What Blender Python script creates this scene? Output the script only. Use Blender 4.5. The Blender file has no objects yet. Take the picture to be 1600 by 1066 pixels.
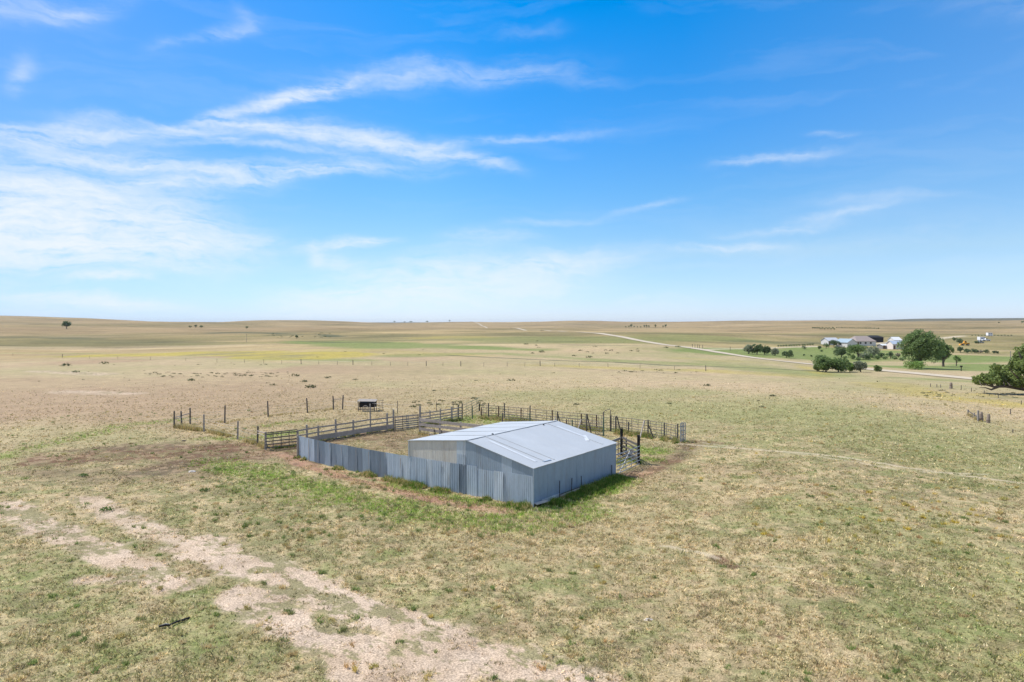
import bpy, math, random
import numpy as np
from mathutils import Vector, Matrix
R = math.radians
random.seed(7)
rng = np.random.default_rng(11)
C = bpy.context.scene.collection
sc = bpy.context.scene

# ------------------------------------------------------------------ camera
CAMH = 11.0
PITCH = 1.557
F = 1067.0
cd = bpy.data.cameras.new('camera'); cd.lens = 24.0; cd.sensor_width = 36.0
cd.clip_start = 0.5; cd.clip_end = 60000
cam = bpy.data.objects.new('camera', cd); C.objects.link(cam)
cam.location = (0, 0, CAMH); cam.rotation_euler = (R(90 - PITCH), 0, 0)
sc.camera = cam

# ------------------------------------------------------------------ sun, sky, exposure
SUN_EL, SUN_AZ = 55.0, -66.0           # azimuth clockwise from +Y (the camera looks along +Y)
sl = bpy.data.lights.new('sun', 'SUN'); sl.energy = 3.8; sl.angle = R(0.55); sl.color = (1.0, 0.955, 0.88)
so = bpy.data.objects.new('sun', sl); C.objects.link(so)
sdir = Vector((math.sin(R(SUN_AZ)) * math.cos(R(SUN_EL)), math.cos(R(SUN_AZ)) * math.cos(R(SUN_EL)), math.sin(R(SUN_EL))))
so.rotation_euler = sdir.to_track_quat('Z', 'Y').to_euler(); so.location = (-60, 40, 80)
sc.view_settings.view_transform = 'Standard'; sc.view_settings.look = 'None'
sc.view_settings.gamma = 1.0; sc.view_settings.exposure = 0.62
try: sc.view_settings.use_curve_mapping = False
except Exception: pass

def pdir(px, py):
    """direction of a photograph point in the world"""
    a = (px - 800) / F; b = -(py - 533) / F; p = R(PITCH)
    v = np.array([a, math.cos(p) + b * math.sin(p), -math.sin(p) + b * math.cos(p)])
    return v / np.linalg.norm(v)
def azel(px, py):
    d = pdir(px, py); return math.atan2(d[0], d[1]), math.asin(d[2])

w = bpy.data.worlds.new('World'); sc.world = w; w.use_nodes = True
nt = w.node_tree; N = nt.nodes; L = nt.links; N.clear()
def nd(tree, typ, **k):
    n = tree.nodes.new(typ)
    for a, v in k.items(): setattr(n, a, v)
    return n
def mth(tree, op, a, b=None, c=None, clamp=False):
    n = tree.nodes.new('ShaderNodeMath'); n.operation = op; n.use_clamp = clamp
    for i, v in enumerate((a, b, c)):
        if v is None: continue
        if isinstance(v, (int, float)): n.inputs[i].default_value = v
        else: tree.links.new(v, n.inputs[i])
    return n.outputs[0]
# node group: one soft streak of cirrus, placed by azimuth and elevation
g = bpy.data.node_groups.new('cirrus_streak', 'ShaderNodeTree')
for nm in ('az', 'el', 'caz', 'cel', 'cos', 'sin', 'L', 'W', 'S'):
    g.interface.new_socket(nm, in_out='INPUT', socket_type='NodeSocketFloat')
g.interface.new_socket('v', in_out='OUTPUT', socket_type='NodeSocketFloat')
gi = g.nodes.new('NodeGroupInput'); go = g.nodes.new('NodeGroupOutput'); I = gi.outputs
dx = mth(g, 'SUBTRACT', I['az'], I['caz']); dy = mth(g, 'SUBTRACT', I['el'], I['cel'])
a_ = mth(g, 'ADD', mth(g, 'MULTIPLY', dx, I['cos']), mth(g, 'MULTIPLY', dy, I['sin']))
b_ = mth(g, 'SUBTRACT', mth(g, 'MULTIPLY', dy, I['cos']), mth(g, 'MULTIPLY', dx, I['sin']))
a_ = mth(g, 'POWER', mth(g, 'ABSOLUTE', mth(g, 'DIVIDE', a_, I['L'])), 3.0); b_ = mth(g, 'DIVIDE', b_, I['W'])
e_ = mth(g, 'POWER', 2.71828, mth(g, 'MULTIPLY', mth(g, 'ADD', a_, mth(g, 'MULTIPLY', b_, b_)), -1.0))
g.links.new(mth(g, 'MULTIPLY', e_, I['S']), go.inputs['v'])

tc = nd(nt, 'ShaderNodeTexCoord'); sx = nd(nt, 'ShaderNodeSeparateXYZ'); L.new(tc.outputs['Generated'], sx.inputs[0])
az = mth(nt, 'ARCTAN2', sx.outputs[0], sx.outputs[1]); el = mth(nt, 'ARCSINE', sx.outputs[2])
def wnoise(sa, se, detail, rough, seed, az=az, el=el, dist=0.0):
    cb = nd(nt, 'ShaderNodeCombineXYZ'); L.new(mth(nt, 'MULTIPLY', az, sa), cb.inputs[0]); L.new(mth(nt, 'MULTIPLY', el, se), cb.inputs[1])
    cb.inputs[2].default_value = seed
    n = nd(nt, 'ShaderNodeTexNoise'); n.inputs['Scale'].default_value = 1.0; n.inputs['Detail'].default_value = detail
    n.inputs['Roughness'].default_value = rough; n.inputs['Distortion'].default_value = dist; L.new(cb.outputs[0], n.inputs['Vector'])
    return n.outputs[0]
wa = mth(nt, 'MULTIPLY', mth(nt, 'SUBTRACT', wnoise(5, 9, 3, .5, 3.1), .5), .05)
wb = mth(nt, 'MULTIPLY', mth(nt, 'SUBTRACT', wnoise(7, 11, 6, .6, 8.7), .5), .05)
az2 = mth(nt, 'ADD', az, wa); el2 = mth(nt, 'ADD', el, wb)
CL = [  # x0,y0,x1,y1 (photograph), half width, strength
 (-260,345,300,372,46,1.1), (-260,295,160,312,30,.5), (0,385,340,398,18,.8), (200,345,420,380,22,.5), (250,385,430,372,12,.4), (-60,330,200,350,35,.5),
 (-100,222,180,212,13,.62), (60,212,430,196,9,.5), (0,238,260,245,11,.42), (-60,262,220,256,10,.4), (-60,205,160,190,7,.4), (100,180,330,196,6,.3), (330,215,560,250,6,.35), (-40,285,200,292,12,.45), (420,262,700,268,8,.25),
 (300,186,480,142,8,.60), (430,158,545,120,9,.95), (380,172,520,146,5,.6), (500,122,850,106,15,.42), (560,100,700,92,8,.2), (260,196,340,180,8,.4),
 (320,184,420,198,7,.75), (400,198,500,215,12,.9), (480,212,600,220,17,.85), (560,225,700,236,15,1.0), (690,236,800,262,8,.7),
 (150,258,480,266,10,.62), (180,290,560,268,8,.5), (260,268,600,256,10,.25), (240,225,420,208,5,.3), (90,300,420,285,16,.35), (150,318,330,330,16,.4),
 (700,222,930,207,6,.34), (480,386,600,376,7,1.1), (488,392,500,412,12,.5), (500,402,560,415,12,.35), (560,430,960,408,18,.8), (430,470,660,465,20,1.0), (600,470,880,440,26,.9), (640,400,820,372,16,.2),
 (-40,450,240,474,9,.95), (115,432,215,435,5,1.0), (-40,478,300,486,10,.25),
 (1130,256,1290,236,6,.42), (1270,210,1340,214,5,.22), (1060,386,1225,383,6,.5), (1140,364,1300,352,6,.4), (1250,345,1400,324,7,.33), (1280,320,1470,310,6,.18),
 (800,350,940,344,6,.28), (950,335,1050,316,5,.25), (700,366,830,372,8,.32), (800,412,1000,395,12,.22),
 (-40,14,110,16,14,.32), (60,25,200,8,10,.2), (230,75,330,60,8,.2), (320,56,400,32,9,.28), (365,10,400,40,8,.15), (10,135,42,82,12,.28),
 (960,472,1000,466,5,.4), (980,485,1100,470,14,.25), (780,50,870,48,8,.14), (850,112,960,125,10,.12), (1170,400,1560,360,18,.12), (1480,10,1700,2,12,.12)]
acc = None
for (x0, y0, x1, y1, hw, s) in CL:
    a0, e0 = azel(x0, y0); a1, e1 = azel(x1, y1)
    n = nd(nt, 'ShaderNodeGroup'); n.node_tree = g
    ln = math.hypot(a1 - a0, e1 - e0)
    for k, v in (('caz', (a0 + a1) / 2), ('cel', (e0 + e1) / 2), ('cos', (a1 - a0) / ln), ('sin', (e1 - e0) / ln), ('L', ln * .55), ('W', hw / F * .95), ('S', s)):
        n.inputs[k].default_value = v
    L.new(az2, n.inputs['az']); L.new(el2, n.inputs['el'])
    acc = n.outputs[0] if acc is None else mth(nt, 'ADD', acc, n.outputs[0])
n1 = wnoise(7, 62, 9, .66, 1.3, az2, el2, .7)
n2 = wnoise(40, 90, 6, .6, 5.5, az2, el2, .4)
nn = mth(nt, 'MULTIPLY', mth(nt, 'ADD', mth(nt, 'MULTIPLY', mth(nt, 'SUBTRACT', n1, .5), 3.0), mth(nt, 'MULTIPLY', mth(nt, 'SUBTRACT', n2, .5), 1.5)), 1.0)
mod = mth(nt, 'MAXIMUM', mth(nt, 'ADD', nn, .75), 0.12)
cov = mth(nt, 'SUBTRACT', 1.0, mth(nt, 'POWER', 2.71828, mth(nt, 'MULTIPLY', mth(nt, 'MULTIPLY', acc, mod), -1.05)), clamp=True)
# thin veil everywhere, stronger low down on the left
veil = mth(nt, 'MULTIPLY', mth(nt, 'MAXIMUM', mth(nt, 'SUBTRACT', wnoise(3, 22, 7, .6, 9.9, az2, el2, .5), .50), 0.0), .40)
cov = mth(nt, 'ADD', cov, veil, clamp=True)
edge = mth(nt, 'MULTIPLY', mth(nt, 'MAXIMUM', mth(nt, 'SUBTRACT', mth(nt, 'ABSOLUTE', mth(nt, 'SUBTRACT', az, .12)), .12), 0.0), .22)
cov = mth(nt, 'MULTIPLY', mth(nt, 'ADD', cov, edge, clamp=True), .93)
sky = nd(nt, 'ShaderNodeTexSky'); sky.sky_type = 'NISHITA'; sky.sun_disc = False
sky.sun_elevation = R(SUN_EL); sky.sun_rotation = R(SUN_AZ); sky.altitude = 1500; sky.air_density = 1.0; sky.dust_density = 0.6; sky.ozone_density = 1.6
hs = nd(nt, 'ShaderNodeHueSaturation'); hs.inputs['Saturation'].default_value = 1.0; hs.inputs['Value'].default_value = 1.0
L.new(sky.outputs[0], hs.inputs['Color'])
# deeper blue high up, paler toward the horizon
rp = nd(nt, 'ShaderNodeValToRGB'); L.new(mth(nt, 'DIVIDE', el, 0.55, clamp=True), rp.inputs[0])
cr = rp.color_ramp
for e_ in list(cr.elements)[1:]: cr.elements.remove(e_)
cr.elements[0].position = .023; cr.elements[0].color = (.70, .815, 1.16, 1)
for ps, c_ in ((.173, (.705, .87, .98)), (.333, (.46, .88, 1.12)), (.493, (.27, .88, 1.286)), (.774, (.0, .86, 1.42))):
    e_ = cr.elements.new(ps); e_.color = (*c_, 1)
mu = nd(nt, 'ShaderNodeMix', data_type='RGBA', blend_type='MULTIPLY'); mu.inputs[0].default_value = 1
L.new(hs.outputs[0], mu.inputs[6]); L.new(rp.outputs[0], mu.inputs[7])
mx = nd(nt, 'ShaderNodeMix', data_type='RGBA'); L.new(cov, mx.inputs[0]); lf = mth(nt, 'SUBTRACT', 1.0, mth(nt, 'MULTIPLY', mth(nt, 'MAXIMUM', mth(nt, 'SUBTRACT', -.12, az), 0.0), .62)); lf = mth(nt, 'MAXIMUM', lf, .55)
lc = nd(nt, 'ShaderNodeCombineXYZ'); L.new(mth(nt, 'POWER', lf, 1.25), lc.inputs[0]); L.new(mth(nt, 'POWER', lf, .75), lc.inputs[1]); L.new(mth(nt, 'POWER', lf, .35), lc.inputs[2])
lv = nd(nt, 'ShaderNodeVectorMath', operation='MULTIPLY'); L.new(mu.outputs[2], lv.inputs[0]); L.new(lc.outputs[0], lv.inputs[1]); L.new(lv.outputs[0], mx.inputs[6]); mx.inputs[7].default_value = (5.8, 6.2, 6.7, 1)
bg = nd(nt, 'ShaderNodeBackground'); bg.inputs[1].default_value = 0.10; L.new(mx.outputs[2], bg.inputs[0])
wo = nd(nt, 'ShaderNodeOutputWorld'); L.new(bg.outputs[0], wo.inputs[0])
SKYNODES = (sky, hs, cr, mx, bg)

# ------------------------------------------------------------------ noise and terrain
def _h(ix, iy, seed):
    n = (ix.astype(np.int64) * 374761393 + iy.astype(np.int64) * 668265263 + seed * 1442695041) & 0x7fffffff
    n = ((n ^ (n >> 13)) * 1274126177) & 0x7fffffff
    n = ((n ^ (n >> 16)) * 2246822519) & 0x7fffffff
    return (n & 0xffffff) / float(0xffffff)
def vnoise(x, y, seed=0):
    ix = np.floor(x); iy = np.floor(y); fx = x - ix; fy = y - iy
    fx = fx * fx * (3 - 2 * fx); fy = fy * fy * (3 - 2 * fy)
    a = _h(ix, iy, seed); b = _h(ix + 1, iy, seed); c = _h(ix, iy + 1, seed); d = _h(ix + 1, iy + 1, seed)
    return (a + (b - a) * fx) * (1 - fy) + (c + (d - c) * fx) * fy
def fbm(x, y, wl, oct=4, seed=0, gain=.5):
    """0..1 noise, largest wavelength wl metres"""
    x = np.asarray(x, float) / wl; y = np.asarray(y, float) / wl; s = 0; a = 1; t = 0
    for o in range(oct):
        s = s + a * vnoise(x * 2 ** o + 17.3 * o, y * 2 ** o - 9.1 * o, seed + o); t += a; a *= gain
    return s / t
def sst(e0, e1, v):
    t = np.clip((v - e0) / (e1 - e0), 0, 1); return t * t * (3 - 2 * t)

cols = [-400, 0, 200, 300, 400, 500, 600, 700, 800, 900, 1000, 1150, 1300, 1450, 1600, 2000]
rows = [10, 130, 200, 280, 390, 560, 900, 1400, 2000, 3200, 4500, 6800, 9500, 14000]
crest = [499, 495.5, 500.5, 504.5, 501, 501, 504.8, 503.2, 503.8, 502.6, 503.8, 502.3, 501.5, 502, 501, 500]
Z = np.zeros((len(rows), len(cols)))
for j, cx in enumerate(cols):
    lf = max(0, min(1, (700 - cx) / 500)); rt = max(0, min(1, (cx - 1050) / 250)); md = max(0, 1 - lf - rt)
    Z[0, j] = Z[1, j] = 0
    Z[2, j] = 0 * lf - .2 * md - 1.2 * rt
    Z[3, j] = -1.0 * lf + .2 * md - 3.0 * rt
    Z[4, j] = -2.0 * lf + 1.2 * md - 3.2 * rt
    Z[5, j] = -2.0 * lf + 2.0 * md - 1.0 * rt
    Z[6, j] = 0 * lf + .3 * md + 2.2 * rt
    Z[7, j] = 4.0 * lf - 2.2 * md + 4.5 * rt
    Z[8, j] = 9.5 * lf + 3.0 * md + 8.0 * rt
    Z[9, j] = CAMH + (504 - crest[j]) * 3200 / F
    Z[10, j] = Z[9, j] - 12
    Z[11, j] = 12 + 0 * lf + (31 if cx >= 1450 else 4 if cx >= 1000 else 0)
    Z[12, j] = Z[13, j] = 0
colaz = np.array([math.atan((c - 800) / F) for c in cols]); lrow = np.log(np.array(rows, float))
def cub(xs, ys, xq):
    """monotone-ish cubic (Catmull-Rom with uneven knots) along the last axis of ys"""
    i = np.clip(np.searchsorted(xs, xq) - 1, 0, len(xs) - 2)
    h = xs[i + 1] - xs[i]; t = np.clip((xq - xs[i]) / h, 0, 1)
    m = np.gradient(ys, xs, axis=-1)
    y0 = ys[..., i]; y1 = ys[..., i + 1]; m0 = m[..., i] * h; m1 = m[..., i + 1] * h
    return (2 * t**3 - 3 * t**2 + 1) * y0 + (t**3 - 2 * t**2 + t) * m0 + (-2 * t**3 + 3 * t**2) * y1 + (t**3 - t**2) * m1
GA = np.linspace(colaz[0], colaz[-1], 220); GL = np.linspace(lrow[0], lrow[-1], 420)
Zd = cub(colaz, Z, GA); Zd = cub(lrow, Zd.T, GL)          # -> (az, logr)
def T(x, y):
    x = np.asarray(x, float); y = np.asarray(y, float)
    r = np.hypot(x, y) + 1e-6; a = np.arctan2(x, y)
    u = np.clip((a - GA[0]) / (GA[-1] - GA[0]), 0, 1) * (len(GA) - 1.001); v = np.clip((np.log(r) - GL[0]) / (GL[-1] - GL[0]), 0, 1) * (len(GL) - 1.001)
    iu = u.astype(int); iv = v.astype(int); fu = u - iu; fv = v - iv
    z = (Zd[iu, iv] * (1 - fu) + Zd[iu + 1, iv] * fu) * (1 - fv) + (Zd[iu, iv + 1] * (1 - fu) + Zd[iu + 1, iv + 1] * fu) * fv
    z = z + (fbm(x, y, 300, 3, 40) - .5) * 9.0 * sst(200, 650, r) * (1 - .5 * sst(1200, 2500, r)) + (fbm(x, y, 900, 3, 50) - .5) * 15 * sst(700, 1600, r) * (1 - .35 * sst(2500, 3200, r))
    z = z + (fbm(x, y, 60, 2, 60) - .5) * 1.0 * sst(120, 260, r)
    return z
def Tz(x, y): return float(T(np.array([x]), np.array([y]))[0])
_rs = np.geomspace(15, 9000, 5000)
def at(px, py):
    """where the view of a photograph point meets the ground"""
    d = pdir(px, py); hor = math.hypot(d[0], d[1])
    xs = d[0] / hor * _rs; ys = d[1] / hor * _rs; zs = CAMH + d[2] / hor * _rs
    dz = zs - T(xs, ys); k = np.argmax(dz < 0)
    if not (dz < 0).any(): k = int(np.argmin(np.where(_rs > 1200, dz, 1e9)))
    if k > 0 and dz[k] < 0:
        t = dz[k - 1] / (dz[k - 1] - dz[k] + 1e-12)
        x = xs[k - 1] + (xs[k] - xs[k - 1]) * t; y = ys[k - 1] + (ys[k] - ys[k - 1]) * t
    else: x, y = xs[k], ys[k]
    return Vector((float(x), float(y), Tz(x, y)))

# ------------------------------------------------------------------ what grows where (world coordinates)
def poly(pts): return [tuple(at(*p)[:2]) for p in pts]
def stroke(x, y, P, wd):
    """1 inside, fading to 0 at distance wd from the polyline P"""
    d = np.full(x.shape, 1e9)
    for (x0, y0), (x1, y1) in zip(P[:-1], P[1:]):
        vx, vy = x1 - x0, y1 - y0; t = np.clip(((x - x0) * vx + (y - y0) * vy) / (vx * vx + vy * vy + 1e-9), 0, 1)
        d = np.minimum(d, np.hypot(x - x0 - t * vx, y - y0 - t * vy))
    return np.clip(1 - d / wd, -1, 1)
def lin(c): 
    c = np.array(c, float) / 255; return np.where(c <= .04045, c / 12.92, ((c + .055) / 1.055) ** 2.4)
ALB = 0.64
P_ = {k: lin(v) * ALB for k, v in dict(straw=(202,181,140), olive=(151,144,102), green=(130,148,80), trail=(182,142,118), lush=(132,156,62), pale=(226,202,176), red=(126,94,74),
     brown=(118,103,82), tan=(208,184,146), orange=(206,180,142), yellow=(198,180,86), scrub=(96,102,76), grey=(150,146,128), pink=(184,157,126), track=(222,205,176), wet=(88,72,58)).items()}
S = dict(
 pale=[(poly([(0,790),(90,830),(180,872),(280,915)]), 1.4, .85), (poly([(130,780),(240,830),(330,860),(420,890)]), 1.3, .6), (poly([(300,850),(420,890),(520,935),(640,985),(760,1025),(860,1066)]), 1.7, 1.15),
       (poly([(380,930),(470,985),(560,1040),(640,1100)]), 1.4, 1.0), (poly([(440,990),(560,1000),(700,1050)]), 1.2, .9), (poly([(960,1060),(880,1040)]), 1.2, .5), (poly([(200,905),(130,905)]), 1.0, .6),
       (poly([(60,580),(160,585)]), 5, .5), (poly([(100,612),(200,615)]), 4, .5)],
 trail=[(poly([(430,708),(455,716),(480,729),(560,752),(640,772),(720,789),(790,798)]), .75, 1.5), (poly([(470,720),(520,733),(600,752),(650,764)]), .35, .8), (poly([(968,745),(1010,738)]), .6, 1.0)],
 red=[(poly([(395,704),(450,711),(485,724)]), 1.6, 1.4), (poly([(120,715),(240,705),(350,700),(430,706)]), 4.8, 1.6), (poly([(250,735),(340,715),(420,712)]), 3.0, 1.3), (poly([(60,735),(180,745),(300,740)]), 3.0, .6),
      (poly([(500,690),(580,680),(640,690),(620,700)]), 4.5, .8), (poly([(968,745),(1010,735),(1060,715),(1080,690)]), 1.3, .95), (poly([(1080,688),(1120,692)]), .8, .9), (poly([(1120,872),(1150,886)]), .42, 1.3), (poly([(1098,960),(1104,940)]), .25, 1.3), (poly([(1205,992),(1222,996)]), .16, 1.1),
      (poly([(540,650),(640,650)]), 3.0, .45), (poly([(1550,1010),(1600,1005)]), .8, .5)],
 lush=[(poly([(330,722),(420,742),(520,772),(650,802),(760,818),(850,812),(920,800)]), 2.3, .88), (poly([(848,801),(900,783),(968,752)]), 1.35, 1.5), (poly([(610,757),(660,770),(740,785),(838,801)]), .85, 1.25), (poly([(1000,700),(1030,705)]), 1.8, 1.1), (poly([(1015,718),(1030,720)]), 1.0, 1.0),
       (poly([(335,684),(380,686),(440,678)]), 2.2, .8), (poly([(410,665),(500,655)]), 2.2, .5), (poly([(0,715),(60,697),(130,680)]), 1.6, .6), (poly([(60,697),(200,664),(300,655)]), 2.2, .5), (poly([(720,655),(770,652)]), 4.0, .7), (poly([(770,660),(960,672),(1060,690)]), 1.6, .6),
       (poly([(920,730),(980,720)]), 1.5, .7), (poly([(380,760),(500,790)]), 2.0, .4)],
 green=[(poly([(40,900),(140,960),(240,1040)]), 5, .15), (poly([(300,930),(420,1000)]), 2.5, .35), (poly([(1250,650),(1450,690),(1600,720)]), 14, .4), (poly([(1050,640),(1300,640)]), 14, .3), (poly([(1300,800),(1600,900)]), 6, .4), (poly([(1450,950),(1600,1020)]), 4, .4), (poly([(820,625),(1050,612)]), 12, .3),
        (poly([(450,534),(640,541)]), 22, .9), (poly([(740,543),(830,547)]), 20, 1.1), (poly([(640,556),(780,552),(950,563),(1150,572),(1270,585)]), 12, .65), (poly([(0,552),(150,552)]), 12, .5), (poly([(150,562),(560,563)]), 8, .6), (poly([(850,530),(1100,530)]), 60, .45),
        (poly([(1120,550),(1280,548),(1300,560)]), 38, 2.2), (poly([(1290,562),(1390,560),(1480,564)]), 22, 1.3), (poly([(1290,545),(1400,550)]), 18, 1.5), (poly([(1370,572),(1450,574)]), 16, 2.2), (poly([(1480,575),(1560,572)]), 24, 2.2), (poly([(1500,560),(1620,562)]), 34, 1.8), (poly([(1100,565),(1180,572)]), 10, .4), (poly([(1400,590),(1520,596)]), 4, .5)],
 yellow=[(poly([(165,556),(260,553.5),(330,553),(430,556)]), 30, 1.8), (poly([(430,556),(520,553)]), 10, .3), (poly([(490,547),(620,552),(760,556)]), 14, .35), (poly([(690,527),(740,527)]), 22, .4), (poly([(820,570),(880,572),(1000,577),(1100,579),(1260,588)]), 7.0, .55), (poly([(1060,560),(1180,566)]), 12, .3),
         (poly([(1390,600),(1440,615),(1500,622),(1600,632)]), 6.5, .65), (poly([(1540,618),(1620,625)]), 5, .6), (poly([(1250,570),(1290,586)]), 3, .6)],
 dark=[(poly([(836,796),(850,799)]), .35, 1.5), (poly([(340,520),(440,521)]), 14, 1.3), (poly([(430,523.5),(500,523),(520,526)]), 10, 1.0), (poly([(460,533),(600,535.5)]), 5, .7), (poly([(0,527),(140,530)]), 16, .6), (poly([(60,534),(400,535)]), 7, .35), (poly([(1150,534),(1280,536)]), 16, .6), (poly([(880,575),(1090,586)]), 2.2, .3), (poly([(700,555),(860,563),(960,566),(1060,572)]), 2.0, .9), (poly([(1060,571),(1200,576),(1280,580)]), 2.0, .8),  # first stroke: dark hole at the shed corner, its shade put into ground colour
       (poly([(1520,523.5),(1590,525)]), 8, .6), (poly([(900,539),(1000,541)]), 8, .4), (poly([(700,537),(900,534)]), 10, .3)],
 track=[(poly([(1060,693),(1180,702),(1300,712),(1420,731),(1500,742),(1620,757)]), .33, 1.2), (poly([(1100,692),(1200,704),(1300,716),(1400,733)]), .3, .7), (poly([(1440,737),(1540,741)]), .35, .9), (poly([(1030,852),(1090,862),(1120,872)]), .25, .9), (poly([(1150,880),(1240,888)]), .12, .7),
        (poly([(1106,546),(1163,545),(1211,543.5),(1275,541)]), 3.2, 1.2), (poly([(1465,530),(1503,525)]), 5, 1.1), (poly([(1355,538),(1392,534.5),(1465,530)]), 4.5, 1.1)],
 straw=[(poly([(700,825),(900,830),(1000,810)]), 3.5, .6), (poly([(780,870),(1000,830),(1100,855)]), 2.5, .5), (poly([(1030,850),(1300,842),(1400,850)]), 1.6, .7), (poly([(300,668),(340,682),(410,698)]), 1.2, 1.5), (poly([(440,715),(475,722)]), .5, 1.3), (poly([(560,640),(700,640),(760,650)]), 3, .5), (poly([(970,680),(1060,690)]), 1.2, .9), (poly([(380,655),(540,645),(600,655)]), 2.5, .7),
        (poly([(0,600),(200,595),(420,590)]), 18, .5), (poly([(480,590),(900,590)]), 18, .45), (poly([(1000,880),(1250,1000)]), 3, .4), (poly([(600,760),(520,745)]), .7, .7), (poly([(800,700),(1100,780),(1200,760)]), 3, .3)])
SH = at(833, 792), at(962, 742)
def masks(x, y):
    r = np.hypot(x, y); out = {}
    na = fbm(x, y, 2.2, 5, 1, .62); nb = fbm(x, y, 9, 4, 5); far = sst(110, 240, r)
    nz = (na - .5) * (2.4 - 1.2 * far) + (nb - .5) * 1.2
    fn = fbm(x, y * .5, 60, 5, 9, .6)
    for k, lst in S.items():
        m = np.zeros(x.shape)
        for P, wd, s in lst:
            q = stroke(x, y, P, wd)
            if wd > 3 and k not in ('pale', 'red', 'lush'): n_ = (fn - .5) * 4.2 * far + nz * (1 - far)
            else: n_ = nz
            if k == 'pale': n_ = (na - .5) * 1.5 + (fbm(x, y, .9, 4, 15, .7) - .5) * 1.6 + (nb - .5) * .6
            m = np.maximum(m, s * sst(-.1, .75, q + n_ * (.55 if k not in ('track',) else .22)) * (q > -.9))
        out[k] = np.clip(m, 0, 1)
    return out
def groundcol(x, y, M=None):
    M = M or masks(x, y); r = np.hypot(x, y); a = x / (np.abs(y) + 1)
    def c(k): return P_[k][None, :]
    def mix(A, B, t): t = np.clip(t, 0, 1)[:, None]; return A * (1 - t) + B * t
    n1 = fbm(x, y, 7, 5, 21, .6); n2 = fbm(x, y, 1.3, 4, 31, .65); n3 = fbm(x, y, 30, 4, 41); n4 = fbm(x, y * .6, 260, 5, 51, .6); n5 = fbm(x, y, .55, 3, 71, .6)
    n6 = vnoise(x / .22, y / .22, 77); near = mix(c('olive') * 1.06, c('straw') * 1.04, .5 + (n1 - .5) * .9 + (n2 - .5) * 1.4 + (n5 - .5) * 2.6 + (n6 - .5) * .8); near = mix(near, c('brown'), sst(.60, .8, fbm(x, y, .45, 3, 131, .7)) * .55)
    near = mix(near, c('green'), sst(.48, .75, fbm(x, y, 2.0, 5, 81, .75)) * .45)
    near = mix(near, c('pink'), sst(.56, .72, fbm(x, y, 3.0, 5, 91, .7)) * .5)
    mid = mix(c('tan') * .95, c('olive') * 1.42, .34 + (n3 - .5) * 1.6 + (n1 - .5) * .9 + np.clip(a, -.6, .5) * .18)
    mid = mix(mid, c('pink'), sst(.42, .62, fbm(x, y * .6, 24, 4, 95)) * .85 * sst(.1, -.4, a))
    farc = mix(c('tan'), c('olive'), .30 + (n4 - .5) * 3.2 + (n3 - .5) * .8)
    farc = mix(farc, c('pink'), sst(.45, .65, fbm(x, y * .5, 420, 4, 97)) * .4)
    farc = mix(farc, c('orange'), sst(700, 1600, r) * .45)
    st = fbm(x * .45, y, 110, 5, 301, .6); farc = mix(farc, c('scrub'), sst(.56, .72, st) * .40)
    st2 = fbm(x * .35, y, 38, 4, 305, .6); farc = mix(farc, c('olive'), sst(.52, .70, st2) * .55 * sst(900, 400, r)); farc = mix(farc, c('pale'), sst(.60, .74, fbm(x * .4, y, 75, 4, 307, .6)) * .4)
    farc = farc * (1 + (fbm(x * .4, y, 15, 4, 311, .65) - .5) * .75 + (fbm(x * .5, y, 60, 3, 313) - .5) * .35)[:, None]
    farc = mix(farc, c('scrub'), sst(4200, 5600, r) * .8)  # scrub tone on the farthest ridge also stands in for distance haze
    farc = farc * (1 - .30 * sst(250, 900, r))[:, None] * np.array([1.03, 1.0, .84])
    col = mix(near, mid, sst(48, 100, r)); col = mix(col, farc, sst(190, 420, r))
    col = mix(col, c('straw'), M['straw'] * .8)
    col = mix(col, c('green'), M['green'] * .85)
    col = mix(col, c('lush'), M['lush'] * np.clip(.45 + (n2 - .5) * 2.2 + (n5 - .5) * 1.5, .05, 1))
    yel = mix(c('yellow'), c('olive'), .25 + (fbm(x, y, 12, 4, 99) - .5) * 2)
    col = np.where((M['yellow'] > 0)[:, None], mix(col, yel, M['yellow'] * .85), col)
    col = mix(col, c('scrub'), M['dark'] * .85)  # scrub tone, also the painted dark hole at the shed corner
    rd = mix(c('red'), c('brown'), .3 + (n1 - .5) * 2.5)
    rd = mix(rd, c('olive'), sst(.46, .62, fbm(x, y, 1.0, 4, 101, .7)) * .6); rd = mix(rd, c('pink'), sst(.54, .68, fbm(x, y, .8, 4, 111, .7)) * .7)
    col = mix(col, rd, M['red'] * .9)
    tr = mix(c('trail'), c('straw'), (n2 - .5) * 1.6 + .15); tr = mix(tr, c('brown'), sst(.56, .7, fbm(x, y, .7, 3, 113, .7)) * .6); col = mix(col, tr, M['trail'] * .95)
    pl = mix(c('pale'), c('pink'), (n2 - .3) * 1.2)
    pl = mix(pl, c('olive'), sst(.50, .58, fbm(x + .5 * y, y, .75, 5, 103, .75) * .7 + fbm(x, y, 3, 2, 104) * .3) * .85)
    col = mix(col, pl, sst(.12, .72, M['pale']))
    col = mix(col, c('track'), M['track'] * np.where(r > 180, .9, .55))
    return np.clip(col, 0, 1)

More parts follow.
